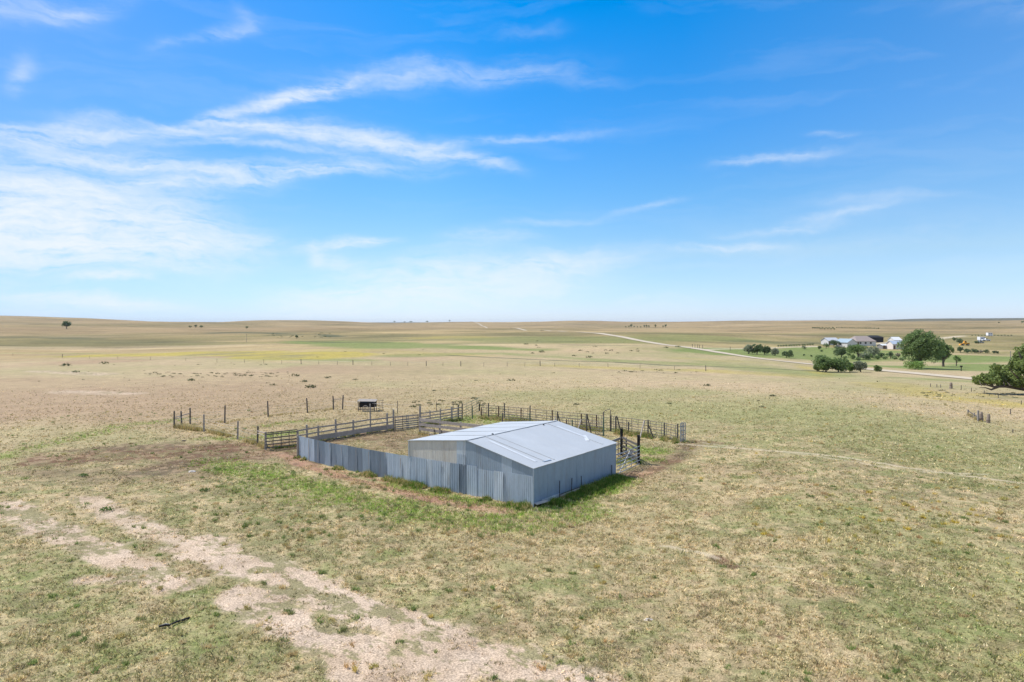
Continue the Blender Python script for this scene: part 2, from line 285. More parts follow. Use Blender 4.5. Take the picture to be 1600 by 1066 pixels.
# ------------------------------------------------------------------ materials
def mat(name, col=None, rough=.8, metal=0.0, attr=None, var=.25, scale=3.0, stretch=(1, 1, 1), var2=0.0, scale2=40, bump=0.0, bscale=30, trans=0.0, spec=.3, col2=None, tint=.5, rust=None):
    m = bpy.data.materials.new(name); m.use_nodes = True; t = m.node_tree; t.nodes.clear()
    out = t.nodes.new('ShaderNodeOutputMaterial'); b = t.nodes.new('ShaderNodeBsdfPrincipled')
    b.inputs['Roughness'].default_value = rough; b.inputs['Metallic'].default_value = metal; b.inputs['Specular IOR Level'].default_value = spec
    tcn = t.nodes.new('ShaderNodeTexCoord'); mp = t.nodes.new('ShaderNodeMapping'); mp.inputs['Scale'].default_value = stretch
    t.links.new(tcn.outputs['Object'], mp.inputs[0])
    if attr:
        a = t.nodes.new('ShaderNodeAttribute'); a.attribute_name = attr; src = a.outputs['Color']
    else:
        a = t.nodes.new('ShaderNodeRGB'); a.outputs[0].default_value = (*col, 1); src = a.outputs[0]
    def nz(sc_, det=6):
        n = t.nodes.new('ShaderNodeTexNoise'); n.inputs['Scale'].default_value = sc_; n.inputs['Detail'].default_value = det; n.inputs['Roughness'].default_value = .62
        t.links.new(mp.outputs[0], n.inputs['Vector']); return n.outputs[0]
    if col2 is not None:
        mm = t.nodes.new('ShaderNodeMix'); mm.data_type = 'RGBA'; k = mth(t, 'MULTIPLY', mth(t, 'SUBTRACT', nz(scale * .6), tint, clamp=False), 5.0, clamp=True)
        t.links.new(k, mm.inputs[0]); t.links.new(src, mm.inputs[6]); mm.inputs[7].default_value = (*col2, 1); src = mm.outputs[2]
    if rust is not None:
        mm = t.nodes.new('ShaderNodeMix'); mm.data_type = 'RGBA'; k = mth(t, 'MULTIPLY', mth(t, 'SUBTRACT', nz(scale * 2.3, 8), .63), 6.0, clamp=True)
        t.links.new(mth(t, 'MULTIPLY', k, .7), mm.inputs[0]); t.links.new(src, mm.inputs[6]); mm.inputs[7].default_value = (*rust, 1); src = mm.outputs[2]
    f = mth(t, 'ADD', 1.0, mth(t, 'MULTIPLY', mth(t, 'SUBTRACT', nz(scale), .5), var * 4))
    if var2: f = mth(t, 'MULTIPLY', f, mth(t, 'ADD', 1.0, mth(t, 'MULTIPLY', mth(t, 'SUBTRACT', nz(scale2, 4), .5), var2 * 4)))
    f = mth(t, 'MAXIMUM', f, .15)
    vm = t.nodes.new('ShaderNodeVectorMath'); vm.operation = 'SCALE'; t.links.new(src, vm.inputs[0]); t.links.new(f, vm.inputs['Scale'])
    t.links.new(vm.outputs[0], b.inputs['Base Color'])
    if bump:
        bp = t.nodes.new('ShaderNodeBump'); bp.inputs['Strength'].default_value = bump; bp.inputs['Distance'].default_value = .05
        t.links.new(nz(bscale, 5), bp.inputs['Height']); t.links.new(bp.outputs[0], b.inputs['Normal'])
    sh = b.outputs[0]
    if trans:
        tr = t.nodes.new('ShaderNodeBsdfTranslucent'); t.links.new(vm.outputs[0], tr.inputs[0]); mxs = t.nodes.new('ShaderNodeMixShader'); mxs.inputs[0].default_value = trans
        t.links.new(sh, mxs.inputs[1]); t.links.new(tr.outputs[0], mxs.inputs[2]); sh = mxs.outputs[0]
    t.links.new(sh, out.inputs[0]); return m
M_ground = mat('dry_pasture', attr='Col', rough=.95, var=.20, scale=.35, var2=.70, scale2=16.0, bump=.6, bscale=14, spec=.1)
M_grass = mat('grass_blades', attr='Col', rough=.8, var=.08, scale=1.0, trans=.35, spec=.15)
M_leaf = mat('leaf', attr='Col', rough=.6, var=.12, scale=.6, trans=.3, spec=.3)
M_bark = mat('bark', (.12, .095, .075), rough=.9, var=.3, scale=4, bump=.5)
M_wood = mat('weathered_wood', (.30, .27, .24), rough=.9, var=.25, scale=6, stretch=(1, 1, 1), var2=.2, scale2=50, bump=.5, spec=.15)
M_woodL = mat('silvered_boards', (.36, .315, .28), rough=.9, var=.28, scale=5, var2=.2, scale2=45, bump=.5, spec=.15)
M_woodD = mat('dark_wet_timber', (.125, .112, .098), rough=.9, var=.3, scale=6, bump=.4, spec=.15)
M_tar = mat('creosoted_post', (.018, .016, .015), rough=.8, var=.3, scale=6, bump=.4)
M_pole = mat('pale_pole', (.36, .31, .26), rough=.9, var=.3, scale=6, bump=.4)
def metal_sheet(name, c, rust=(.20, .15, .115), rough=.52):
    return mat(name, c, rough=rough, metal=.35, var=.10, scale=1.6, stretch=(1.6, 1.6, .22), var2=.12, scale2=14, bump=.12, bscale=8, col2=(c[0] * .80 + .01, c[1] * .78, c[2] * .75), tint=.55, spec=.4, rust=rust)
M_sh = [metal_sheet('galvanised_pale', (.42, .50, .59)), metal_sheet('galvanised_mid', (.29, .36, .44)), metal_sheet('galvanised_dull', (.19, .24, .30)), metal_sheet('galvanised_bright', (.52, .59, .66))]
M_beige = metal_sheet('galvanised_warm', (.58, .565, .53))
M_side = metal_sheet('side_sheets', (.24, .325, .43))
M_roof = mat('roof_metal', (.425, .44, .445), rough=.55, metal=.10, var=.05, scale=.5, var2=.03, scale2=6, bump=.05, bscale=3, col2=(.465, .48, .485), tint=.56, spec=.45)
M_roofP = mat('roof_patch', (.57, .585, .59), rough=.55, metal=.25, var=.08, scale=2)
M_pipe = mat('pipe_paint_dull', (.15, .14, .125), rough=.75, metal=.1, var=.3, scale=5, col2=(.19, .13, .10))
M_pipeG = mat('pipe_paint_green', (.09, .14, .10), rough=.6, metal=.1, var=.25, scale=5)
M_galv = mat('galvanised_pipe', (.33, .34, .35), rough=.5, metal=.5, var=.2, scale=8)
M_blue = mat('chute_blue_grey', (.20, .24, .30), rough=.6, metal=.3, var=.2, scale=5)
M_rust = mat('rusty_iron', (.13, .08, .055), rough=.9, var=.3, scale=8)
M_conc = mat('pale_sill', (.46, .44, .41), rough=.9, var=.15, scale=5)
M_white = mat('white_paint', (.58, .57, .55), rough=.7, var=.05, scale=1)
M_roofW = mat('white_roof', (.60, .61, .62), rough=.5, var=.05, scale=1)
M_roofB = mat('pale_blue_roof', (.30, .37, .41), rough=.5, metal=.2, var=.08, scale=1)
M_shingle = mat('brown_shingles', (.27, .225, .205), rough=.9, var=.15, scale=2)
M_black = mat('black_tarp', (.02, .02, .022), rough=.8, var=.2, scale=1)
M_glass = mat('dark_glass', (.03, .035, .04), rough=.15, var=.0, spec=.5)
M_brown = mat('brown_door', (.12, .07, .05), rough=.7, var=.1)
M_yel = mat('yellow_paint', (.72, .34, .03), rough=.5, var=.1, scale=2)
M_tyre = mat('tyre_rubber', (.02, .02, .02), rough=.9, var=.1)
M_carW = mat('white_car_paint', (.75, .76, .78), rough=.3, var=.02)
M_carG = mat('grey_car_paint', (.25, .27, .30), rough=.35, var=.05)
M_rock = mat('pale_stone', (.52, .47, .42), rough=.95, var=.2, scale=6, bump=.5)
M_road = mat('gravel_road', tuple(lin((222, 206, 180)) * .62), rough=.95, var=.08, scale=.4, var2=.08, scale2=3, bump=.3)

# ------------------------------------------------------------------ object helpers
def tag(o, label=None, cat=None, group=None, kind=None):
    if label: o['label'] = label
    if cat: o['category'] = cat
    if group: o['group'] = group
    if kind: o['kind'] = kind
    return o
def thing(name, loc, label, cat, group=None, rz=0):
    o = bpy.data.objects.new(name, None); C.objects.link(o); o.location = loc; o.rotation_euler = (0, 0, rz); o.empty_display_size = .3
    return tag(o, label, cat, group)
def raw_mesh(name, V, Fc, m, col=None, smooth=False):
    """V (n,3), Fc (m,k) arrays"""
    V = np.asarray(V, np.float32); Fc = np.asarray(Fc, np.int32); me = bpy.data.meshes.new(name)
    k = Fc.shape[1]; me.vertices.add(len(V)); me.vertices.foreach_set('co', V.ravel())
    me.loops.add(Fc.size); me.loops.foreach_set('vertex_index', Fc.ravel())
    me.polygons.add(len(Fc)); me.polygons.foreach_set('loop_start', np.arange(0, Fc.size, k, dtype=np.int32))
    if smooth: me.polygons.foreach_set('use_smooth', np.ones(len(Fc), dtype=bool))
    me.update(calc_edges=True)
    if col is not None:
        at_ = me.color_attributes.new('Col', 'FLOAT_COLOR', 'POINT'); c4 = np.ones((len(V), 4), np.float32); c4[:, :3] = col; at_.data.foreach_set('color', c4.ravel())
    me.materials.append(m); return me
class MB:
    def __init__(s): s.v = []; s.f = []
    def add(s, vs, fs):
        b = len(s.v); s.v += [Vector(q) for q in vs]; s.f += [tuple(i + b for i in q) for q in fs]; return s
    def bar(s, p0, p1, wd, ht, up=(0, 0, 1), jit=0.0, taper=1.0):
        p0 = Vector(p0); p1 = Vector(p1); d = (p1 - p0).normalized(); up = Vector(up)
        if abs(d.dot(up)) > .98: up = Vector((1, 0, 0)) if abs(d.x) < .9 else Vector((0, 1, 0))
        a = d.cross(up).normalized(); b = a.cross(d).normalized(); vs = []
        for q, k in ((p0, 1), (p1, taper)):
            for sa, sb in ((-1, -1), (1, -1), (1, 1), (-1, 1)):
                vs.append(q + a * sa * wd / 2 * k + b * sb * ht / 2 * k + Vector([random.uniform(-jit, jit) for _ in range(3)]))
        return s.add(vs, [(3, 2, 1, 0), (4, 5, 6, 7), (0, 1, 5, 4), (1, 2, 6, 5), (2, 3, 7, 6), (3, 0, 4, 7)])
    def box(s, c, sz, rz=0):
        c = Vector(c); M = Matrix.Rotation(rz, 3, 'Z'); vs = []
        for z in (-1, 1):
            for x, y in ((-1, -1), (1, -1), (1, 1), (-1, 1)): vs.append(c + M @ Vector((x * sz[0] / 2, y * sz[1] / 2, z * sz[2] / 2)))
        return s.add(vs, [(3, 2, 1, 0), (4, 5, 6, 7), (0, 1, 5, 4), (1, 2, 6, 5), (2, 3, 7, 6), (3, 0, 4, 7)])
    def tube(s, pts, rad, n=8):
        pts = [Vector(p) for p in pts]
        if isinstance(rad, (int, float)): rad = [rad] * len(pts)
        base = len(s.v); rings = []
        for i, p in enumerate(pts):
            d = (pts[min(i + 1, len(pts) - 1)] - pts[max(i - 1, 0)]).normalized()
            u = Vector((0, 0, 1)) if abs(d.z) < .9 else Vector((1, 0, 0)); a = d.cross(u).normalized(); b = a.cross(d)
            rings.append([p + a * math.cos(k * 2 * math.pi / n) * rad[i] + b * math.sin(k * 2 * math.pi / n) * rad[i] for k in range(n)])
        vs = [q for r_ in rings for q in r_]; fs = []
        for i in range(len(pts) - 1):
            for k in range(n): fs.append((i * n + k, i * n + (k + 1) % n, (i + 1) * n + (k + 1) % n, (i + 1) * n + k))
        fs.append(tuple(range(n - 1, -1, -1))); fs.append(tuple((len(pts) - 1) * n + k for k in range(n)))
        return s.add(vs, fs)
    def build(s, name, m, parent=None, smooth=False):
        me = bpy.data.meshes.new(name); o = bpy.data.objects.new(name, me); C.objects.link(o)
        org = Vector((0, 0, 0))
        if parent is not None:
            org = worg(parent); o.parent = parent
            me.from_pydata([tuple(q - org) for q in s.v], [], s.f)
        else: me.from_pydata([tuple(q) for q in s.v], [], s.f)
        me.materials.append(m)
        if smooth: me.polygons.foreach_set('use_smooth', [True] * len(me.polygons))
        me.update(); return o
def worg(o):
    v = Vector((0, 0, 0))
    while o is not None: v += Vector(o.location); o = o.parent
    return v
def copy_tree(o, parent=None):
    c = o.copy(); C.objects.link(c); c.parent = parent
    for ch in [q for q in bpy.data.objects if q.parent == o]: copy_tree(ch, c)
    return c
def rnd(a, b): return random.uniform(a, b)
def G(px, py): return at(px, py)

# ------------------------------------------------------------------ ground sheet
ang = np.concatenate([np.linspace(-math.pi, -.80, 60)[:-1], np.linspace(-.80, .80, 700), np.linspace(.80, math.pi, 60)[1:]])
rad = np.concatenate([np.geomspace(9.0, 18, 40)[:-1], np.geomspace(18, 75, 430)[:-1], np.geomspace(75, 400, 300)[:-1], np.geomspace(400, 13500, 420)])
A, Rr = np.meshgrid(ang, rad, indexing='ij'); gx = (np.sin(A) * Rr).ravel(); gy = (np.cos(A) * Rr).ravel()
gz = T(gx, gy); rr = np.hypot(gx, gy)
gz = gz + (fbm(gx, gy, 1.2, 4, 7, .6) - .55) * .10 * (1 - sst(60, 160, rr)) + (fbm(gx, gy, .34, 2, 8) - .5) * .07 * (1 - sst(40, 110, rr)) - .02
nA, nR = A.shape
q = (np.arange(nA - 1)[:, None] * nR + np.arange(nR - 1)[None, :]).ravel()
Fq = np.stack([q, q + 1, q + nR + 1, q + nR], 1)[:, ::-1]
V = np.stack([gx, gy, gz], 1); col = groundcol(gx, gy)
# close the middle (under the camera)
c0 = len(V); V = np.vstack([V, [[0, 0, 0]]]); col = np.vstack([col, col[:1]])
fan = np.stack([np.arange(nA - 1) * nR, (np.arange(nA - 1) + 1) * nR, np.full(nA - 1, c0), np.full(nA - 1, c0)], 1)
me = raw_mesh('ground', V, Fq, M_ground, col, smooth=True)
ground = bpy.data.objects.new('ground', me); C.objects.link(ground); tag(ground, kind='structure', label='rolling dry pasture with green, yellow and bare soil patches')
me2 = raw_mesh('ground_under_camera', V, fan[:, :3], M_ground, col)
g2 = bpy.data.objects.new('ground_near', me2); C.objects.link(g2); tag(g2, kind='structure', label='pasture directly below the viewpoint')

# ------------------------------------------------------------------ gravel road
def ribbon(name, pts, wd, m, label, lift=.06, seed=1):
    xs, ys = [], []
    for (x0, y0), (x1, y1) in zip(pts[:-1], pts[1:]):
        n = max(2, int(math.hypot(x1 - x0, y1 - y0) / 3)); t = np.linspace(0, 1, n, endpoint=False); xs += list(x0 + (x1 - x0) * t); ys += list(y0 + (y1 - y0) * t)
    xs = np.array(xs); ys = np.array(ys); dxx = np.gradient(xs); dyy = np.gradient(ys); ln = np.hypot(dxx, dyy); nx = dyy / ln; ny = -dxx / ln
    k = [-1, -.5, 0, .5, 1]; V = []
    wob = (fbm(xs, ys, 14, 3, seed) - .5) * wd * .18
    for s in k:
        e = wd / 2 * s + (wob if abs(s) == 1 else 0) * s; X = xs + nx * e; Y = ys + ny * e
        r = np.hypot(X, Y); V.append(np.stack([X, Y, T(X, Y) + lift * (1 - .5 * abs(s)) + r * .00030], 1))
    n = len(xs); V = np.vstack(V); i = np.arange(n - 1); Fc = np.vstack([np.stack([i + a * n, i + 1 + a * n, i + 1 + (a + 1) * n, i + (a + 1) * n], 1) for a in range(4)])
    o = bpy.data.objects.new(name, raw_mesh(name, V, Fc, m, smooth=True)); C.objects.link(o); return tag(o, label, kind='structure')
ribbon('road', [(107.6 - .094 * y, y) for y in (60, 150, 300, 450, 600, 800, 1000, 1400, 1900, 2500, 3300)], 5.2, M_road, 'pale gravel road running straight across the pasture')

# ------------------------------------------------------------------ metal shed
Ncor = Vector((*G(833, 792)[:2], 0)); 
Rdir = (Vector((*G(962, 742)[:2], 0)) - Ncor); RL = Rdir.length; Rdir.normalize(); Ldir = Vector((-Rdir.y, Rdir.x, 0))
LL = 10.1
Lcor = Ncor + Ldir * LL; Rcor = Ncor + Rdir * RL; Bcor = Lcor + Rdir * RL
H_N, H_A, H_L = 2.42, 3.55, 3.02
shed = thing('metal_shed', Ncor, 'low grey corrugated metal shed with a pale gabled roof beside the corral', 'shed')
def hit_line(px, P, D):
    d = pdir(px, 600); a, b = d[0], d[1]
    # t*(a,b) = P + s*D
    det = a * (-D.y) + D.x * b; s = (b * P.x - a * P.y) / (-(b * D.x) + a * D.y) if True else 0
    return s
def roofz(s):          # height under the roof at distance s from the near corner along the gable
    h = LL / 2
    return H_N + (H_A - H_N) * s / h if s < h else H_A + (H_L - H_A) * (s - h) / h
def sheet(name, P, D, s0, s1, z0a, z0b, z1a, z1b, m, off, parent, rib=.152, amp=.007, out=None, th=.004, bend=.012, skew=0.0):
    """a ribbed upright sheet from s0 to s1 along D, bottom z0a..z0b, top z1a..z1b, as a thin solid; z1 may be a function"""
    nrm = out; n = max(4, int(abs(s1 - s0) / .05)); b = MB(); V = []; Fs = []
    rows_ = 5
    for side in (0, 1):
        for j in range(rows_):
            for i in range(n + 1):
                t = i / n; s = s0 + (s1 - s0) * t; zb = z0a + (z0b - z0a) * t; zt = z1a(s) if callable(z1a) else z1a + (z1b - z1a) * t
                z = zb + (zt - zb) * j / (rows_ - 1)
                prof = amp * (1 if (s / rib) % 1 < .35 else -1) * (1 if rib else 0)
                bd = bend * math.sin(j * 1.1 + s0 * 7) * (2 * t - 1)
                V.append(P + D * (s + skew * z) + nrm * (off + prof + bd - side * th) + Vector((0, 0, z)))
    m1 = rows_ * (n + 1)
    for j in range(rows_ - 1):
        for i in range(n):
            a = j * (n + 1) + i; Fs.append((a, a + 1, a + n + 2, a + n + 1)); Fs.append((m1 + a, m1 + a + n + 1, m1 + a + n + 2, m1 + a + 1))
    for i in range(n):
        a = i; Fs.append((a, m1 + a, m1 + a + 1, a + 1)); a = (rows_ - 1) * (n + 1) + i; Fs.append((a, a + 1, m1 + a + 1, m1 + a))
    for j in range(rows_ - 1):
        for e in (0, n):
            a = j * (n + 1) + e; Fs.append((a, a + n + 1, m1 + a + n + 1, m1 + a))
    b.add(V, Fs); return b.build(name, m, parent)
Gout = -Rdir; Sout = -Ldir                       # outward normals of the gable and of the long side
# inner skin
w_ = MB(); 
for s0, s1 in ((0, LL / 2), (LL / 2, LL)):
    p = [Ncor + Ldir * s0 + Rdir * .06, Ncor + Ldir * s1 + Rdir * .06]
    z = [roofz(s0) - .03, roofz(s1) - .03]
    q0 = [p[0] + Vector((0, 0, .1)), p[1] + Vector((0, 0, .1)), p[1] + Vector((0, 0, z[1])), p[0] + Vector((0, 0, z[0]))]
    w_.add(q0 + [v + Rdir * .04 for v in q0], [(0, 1, 2, 3), (7, 6, 5, 4), (0, 4, 5, 1), (3, 2, 6, 7), (1, 5, 6, 2), (0, 3, 7, 4)])
w_.build('gable_wall', M_sh[1], shed)
px = [641.4, 653.7, 666, 677.4, 689.8, 705, 717.9, 731.4, 746, 774, 787, 832.6]
ss = [max(.0, min(LL, hit_line(p, Ncor, Ldir))) for p in px]; ss[-1] = 0.0; ss[0] = LL
tops = [1.97, 1.97, 1.97, 1.97, 1.98, 1.97, 1.99, 2.02, 1.88, 1.93, 1.95]
mats_ = [0, 0, 3, 0, 3, 1, 2, 0, 0, 3, 0]
for i in range(len(ss) - 1):
    b0 = .04 + (.05 if i in (4, 8) else 0)
    sheet('wall_sheet', Ncor, Ldir, ss[i + 1], ss[i] + .05, b0 + rnd(-.03, .03), b0 + rnd(-.03, .03), tops[i] + rnd(-.01, .01), tops[i] + rnd(-.01, .01), M_sh[mats_[i]], .035 + .035 * (i % 2), shed, out=Gout, bend=.015 if i != 9 else .03)
up = [(640.3, 663.9, M_beige), (663.9, 675.2, M_beige), (675.2, 713.6, M_beige), (713.6, 727.5, M_sh[3]), (727.5, 784.3, M_sh[1]), (784.3, 800, M_sh[0]), (800, 833, M_sh[1])]
for i, (a, b, m) in enumerate(up):
    s0 = max(0, min(LL, hit_line(b, Ncor, Ldir))); s1 = max(0, min(LL, hit_line(a, Ncor, Ldir)))
    if i == 0: s1 = LL
    if i == len(up) - 1: s0 = 0
    sheet('upper_wall_sheet', Ncor, Ldir, s0, s1, 1.6, 1.6, lambda s: roofz(s) - .02, None, m, .012 + .004 * (i % 2), shed, out=Gout, bend=.003, rib=.152, amp=.004)
sheet('small_wall_sheet', Ncor, Ldir, hit_line(727, Ncor, Ldir), hit_line(714.2, Ncor, Ldir), 1.9, 1.9, 2.62, 2.62, M_sh[0], .03, shed, out=Gout, bend=.003)
# dark slit at the foot and pale sill
# long side, six broad sheets
cuts = [0, 1.5, 3.2, 5.0, 6.9, 8.8, RL]
for i in range(6):
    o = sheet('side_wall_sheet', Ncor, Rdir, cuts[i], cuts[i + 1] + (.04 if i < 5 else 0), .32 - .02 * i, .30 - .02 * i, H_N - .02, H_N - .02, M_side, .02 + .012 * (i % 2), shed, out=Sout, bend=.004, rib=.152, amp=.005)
MB().bar(Ncor + Rdir * .9 + Sout * .05 + Vector((0, 0, .20)), Ncor + Rdir * 2.9 + Sout * .05 + Vector((0, 0, .18)), .03, .36).build('foot_sheet', M_sh[3], shed)
MB().bar(Ncor + Rdir * 3.0 + Sout * .04 + Vector((0, 0, .12)), Ncor + Rdir * (RL - .2) + Sout * .04 + Vector((0, 0, .10)), .10, .20, jit=.015).build('sill', M_conc, shed)
MB().bar(Ncor + Ldir * .2 + Gout * .02 + Vector((0, 0, .06)), Ncor + Ldir * 3.6 + Gout * .02 + Vector((0, 0, .05)), .10, .13, jit=.01).build('sill', M_conc, shed)
MB().bar(Bcor + Vector((0, 0, 1.2)), Rcor + Vector((0, 0, 1.2)), .05, 2.3).build('back_wall', M_sh[1], shed)
MB().bar(Bcor + Vector((0, 0, 1.5)), Lcor + Vector((0, 0, 1.5)), .05, 2.9).build('corral_side_wall', M_beige, shed)
MB().bar(Ncor + Gout * .05 + Sout * .05 + Vector((0, 0, .02)), Ncor + Gout * .05 + Sout * .05 + Vector((0, 0, H_N - .03)), .07, .07).build('corner_trim', M_sh[0], shed)
MB().bar(Lcor + Gout * .05 - Sout * .02 + Vector((0, 0, 1.95)), Lcor + Gout * .05 - Sout * .02 + Vector((0, 0, H_L - .03)), .06, .06).build('corner_trim', M_sh[3], shed)
# roof, two slopes with seams
def slope(sa, za, sb, zb, name, m, lift=0, e0=-.10, e1=None, th=.03, parent=None, ext=0):
    e1 = RL + .1 if e1 is None else e1
    d = (Ldir * (sb - sa) + Vector((0, 0, zb - za))).normalized(); nr = d.cross(Rdir).normalized(); nr = nr if nr.z > 0 else -nr
    a = Ncor + Ldir * sa + Vector((0, 0, za)) + nr * lift; b = Ncor + Ldir * sb + Vector((0, 0, zb)) + nr * lift
    q0 = [a + Rdir * e0, a + Rdir * e1, b + Rdir * e1, b + Rdir * e0]
    bm = MB(); nseg = 22; V = []; Fs = []
    for side in (0, 1):
        for i in range(nseg + 1):
            for j in range(9):
                e = e0 + (e1 - e0) * i / nseg; t = j / 8
                wv = .005 * math.sin(e * 2.1 + t * 3) + .004 * math.sin(e * 5.3 - t * 5)
                V.append(a + (b - a) * t + Rdir * e + nr * (wv * (1 if lift == 0 else 1) - side * th))
    m1 = (nseg + 1) * 9
    for i in range(nseg):
        for j in range(8):
            k = i * 9 + j; Fs.append((k, k + 1, k + 10, k + 9)); Fs.append((m1 + k, m1 + k + 9, m1 + k + 10, m1 + k + 1))
        k = i * 9; Fs.append((k, k + 9, m1 + k + 9, m1 + k)); k = i * 9 + 8; Fs.append((k, m1 + k, m1 + k + 9, k + 9))
    for j in range(8):
        k = j; Fs.append((k, m1 + k, m1 + k + 1, k + 1)); k = nseg * 9 + j; Fs.append((k, k + 1, m1 + k + 1, m1 + k))
    bm.add(V, Fs); return bm.build(name, m, parent or shed, smooth=False)
sl1 = (H_A - H_N) / (LL / 2); sl2 = (H_L - H_A) / (LL / 2)
rA = slope(-.10, H_N - .10 * sl1 + .03, LL / 2, H_A + .03, 'roof_slope', M_roof)
rB = slope(LL / 2 + .003, H_A + .03, LL + .10, H_L + .03 + .10 * sl2, 'roof_slope', M_roof)
bm = MB()
for e in np.arange(.75, RL, .78):   # lap seams of slope A
    pass
def onA(s, e, h=.0): return Ncor + Ldir * s + Rdir * e + Vector((0, 0, H_N + sl1 * s + .03 + h))
def onB(s, e, h=.0): return Ncor + Ldir * s + Rdir * e + Vector((0, 0, H_A + sl2 * (s - LL / 2) + .03 + h))
for e in (1.75, 2.6, 9.0):
    MB().bar(onA(.15 + rnd(0, .2), e, .018), onA(LL / 2 - .1, e + .05, .018), .10 + rnd(0, .05), .01, jit=.002).build('roof_seam', M_roof, rA)
for e in (2.2, 4.4, 6.6, 8.8):
    MB().bar(onB(LL / 2 + .1, e, .014), onB(LL, e, .014), .05, .02, jit=.002).build('roof_seam', M_roof, rB)
MB().bar(onA(.5, 1.05, .016), onA(4.3, 1.35, .016), .22, .008, jit=.003).build('roof_patch', M_roofP, rA)
MB().bar(onA(1.6, 9.1, .016), onA(4.2, 9.25, .016), .35, .008, jit=.003).build('roof_patch', M_roofP, rA)
MB().bar(onA(1.2, 8.5, .016), onA(2.0, 9.4, .018), .30, .008, jit=.003).build('roof_patch', M_roofP, rA)
MB().bar(onA(.30, 1.5, .02), onA(.25, 2.3, .025), .12, .008, jit=.003).build('roof_patch', M_sh[0], rA)
MB().bar(onA(LL / 2 - .02, -.1, .01), onA(LL / 2 - .02, RL + .1, .01), .16, .025).build('ridge_cap', M_roof, shed)
MB().box(onA(LL / 2 - .03, 2.6, .04), (.12, .12, .07)).build('ridge_bolt', M_tar, shed)
MB().box(onA(LL / 2 - .25, 8.4, .03), (.10, .18, .05)).build('ridge_bolt', M_tar, shed)
# loose items at the near corner and posts along the side
t = thing('loose_board', Ncor + Rdir * .35 + Sout * .25, 'short pale board propped against the near corner of the metal shed', 'board')
MB().bar(Ncor + Rdir * .05 + Sout * .12 + Vector((0, 0, .30)), Ncor + Rdir * .95 + Sout * .35 + Vector((0, 0, .36)), .30, .04, jit=.01).build('board', M_conc, t)
MB().bar(Ncor + Rdir * .3 + Sout * .24 + Vector((0, 0, .0)), Ncor + Rdir * .6 + Sout * .22 + Vector((0, 0, .30)), .12, .08, jit=.01).build('dark_hole', M_tar, t)  # black bar standing in for the dark hole under the board
lab = ['black steel stake leaning by the near end of the shed side', 'black steel stake second from the near end of the shed side', 'thin steel stake third from the near end of the shed side', 'short steel stake at the far end of the shed side by the pipe gate']
for (bx, by, ty), lb in zip([(874, 778, 751), (893, 770.5, 747), (908.7, 766, 743.5), (956, 745.5, 726.6)], lab):
    p = G(bx, by); h = (by - ty) / F * p.y
    o = thing('steel_stake', p, lb, 'stake', 'steel stakes beside the shed')
    MB().bar(p, p + Vector((rnd(-.03, .03), 0, h)), .045, .045).build('shaft', M_tar, o)
    MB().bar(p + Vector((0, -.03, .1)), p + Vector((0, -.03, .3)), .10, .01).build('anchor_plate', M_rust, o)

# ------------------------------------------------------------------ curved sheet-metal windbreak
bx = [467, 475.3, 483.6, 491.4, 498.4, 507.8, 516.4, 525, 535, 543.8, 557.8, 567, 578, 590.6, 603, 615.6, 628, 641.4]
by = np.interp(bx, [467, 491, 505, 525, 548, 568, 587.5, 610, 630, 641.4], [714, 721.5, 725.3, 730.2, 735, 739.6, 744, 749, 753.5, 756.5])
Pw = [Vector((*G(a, b)[:2], 0)) for a, b in zip(bx, by)]; Pw[-1] = Lcor + Gout * .03
wb_ = thing('sheet_metal_windbreak', Pw[0], 'curved windbreak of patched grey metal sheets joining the shed to the corral', 'windbreak')
tone = [0, 0, 0, 2, 2, 1, 2, 1, 1, 2, 2, 1, 2, 2, 0, 0, 3]
for i in range(len(Pw) - 1):
    D = Pw[i + 1] - Pw[i]; ln = D.length; D = D / ln; o_ = Vector((D.y, -D.x, 0)); h0 = np.interp(i, [0, 17], [1.80, 1.97])
    sheet('metal_sheet', Pw[i], D, 0, ln + .05, .02 + rnd(-.03, .04), .02 + rnd(-.03, .04), h0 + rnd(-.02, .02), h0 + rnd(-.02, .02), M_sh[tone[i]], .018 * (i % 2), wb_, out=o_, bend=rnd(.008, .018), skew=rnd(-.008, .008))
for i in range(0, len(Pw), 2):
    inn = Vector((-.06, .10, 0)); MB().tube([Pw[i] + inn, Pw[i] + inn + Vector((0, 0, 1.75 + .12 * (i == 14)))], .06, 7).build('post', M_wood, wb_)
MB().tube([Pw[0] + Vector((-.10, 0, 0)), Pw[0] + Vector((-.10, 0, 1.85))], .075, 8).build('post', M_pole, wb_)
for z in (.5, 1.5):
    for i in range(0, len(Pw) - 2, 2):
        inn = Vector((-.02, .07, z)); MB().bar(Pw[i] + inn, Pw[min(i + 2, 17)] + inn, .04, .09).build('stringer', M_wood, wb_)

# ------------------------------------------------------------------ fences of the corral
def mk_fence(name, label, cat, org): return thing(name, org, label, cat)
def post(par, p, h, r=.08, m=None, lean=.02, name='post'):
    return MB().tube([p + Vector((0, 0, -.1)), p + Vector((rnd(-lean, lean) * h, rnd(-lean, lean) * h, h))], [r * 1.05, r * .92], 8).build(name, m or M_wood, par)
def rails(par, p0, p1, zs, m, ht=.14, th=.04, name='rail', jz=.03):
    for z in zs:
        MB().bar(p0 + Vector((0, 0, z + rnd(-jz, jz))), p1 + Vector((0, 0, z + rnd(-jz, jz))), th, ht, jit=.008).build(name, m, par)
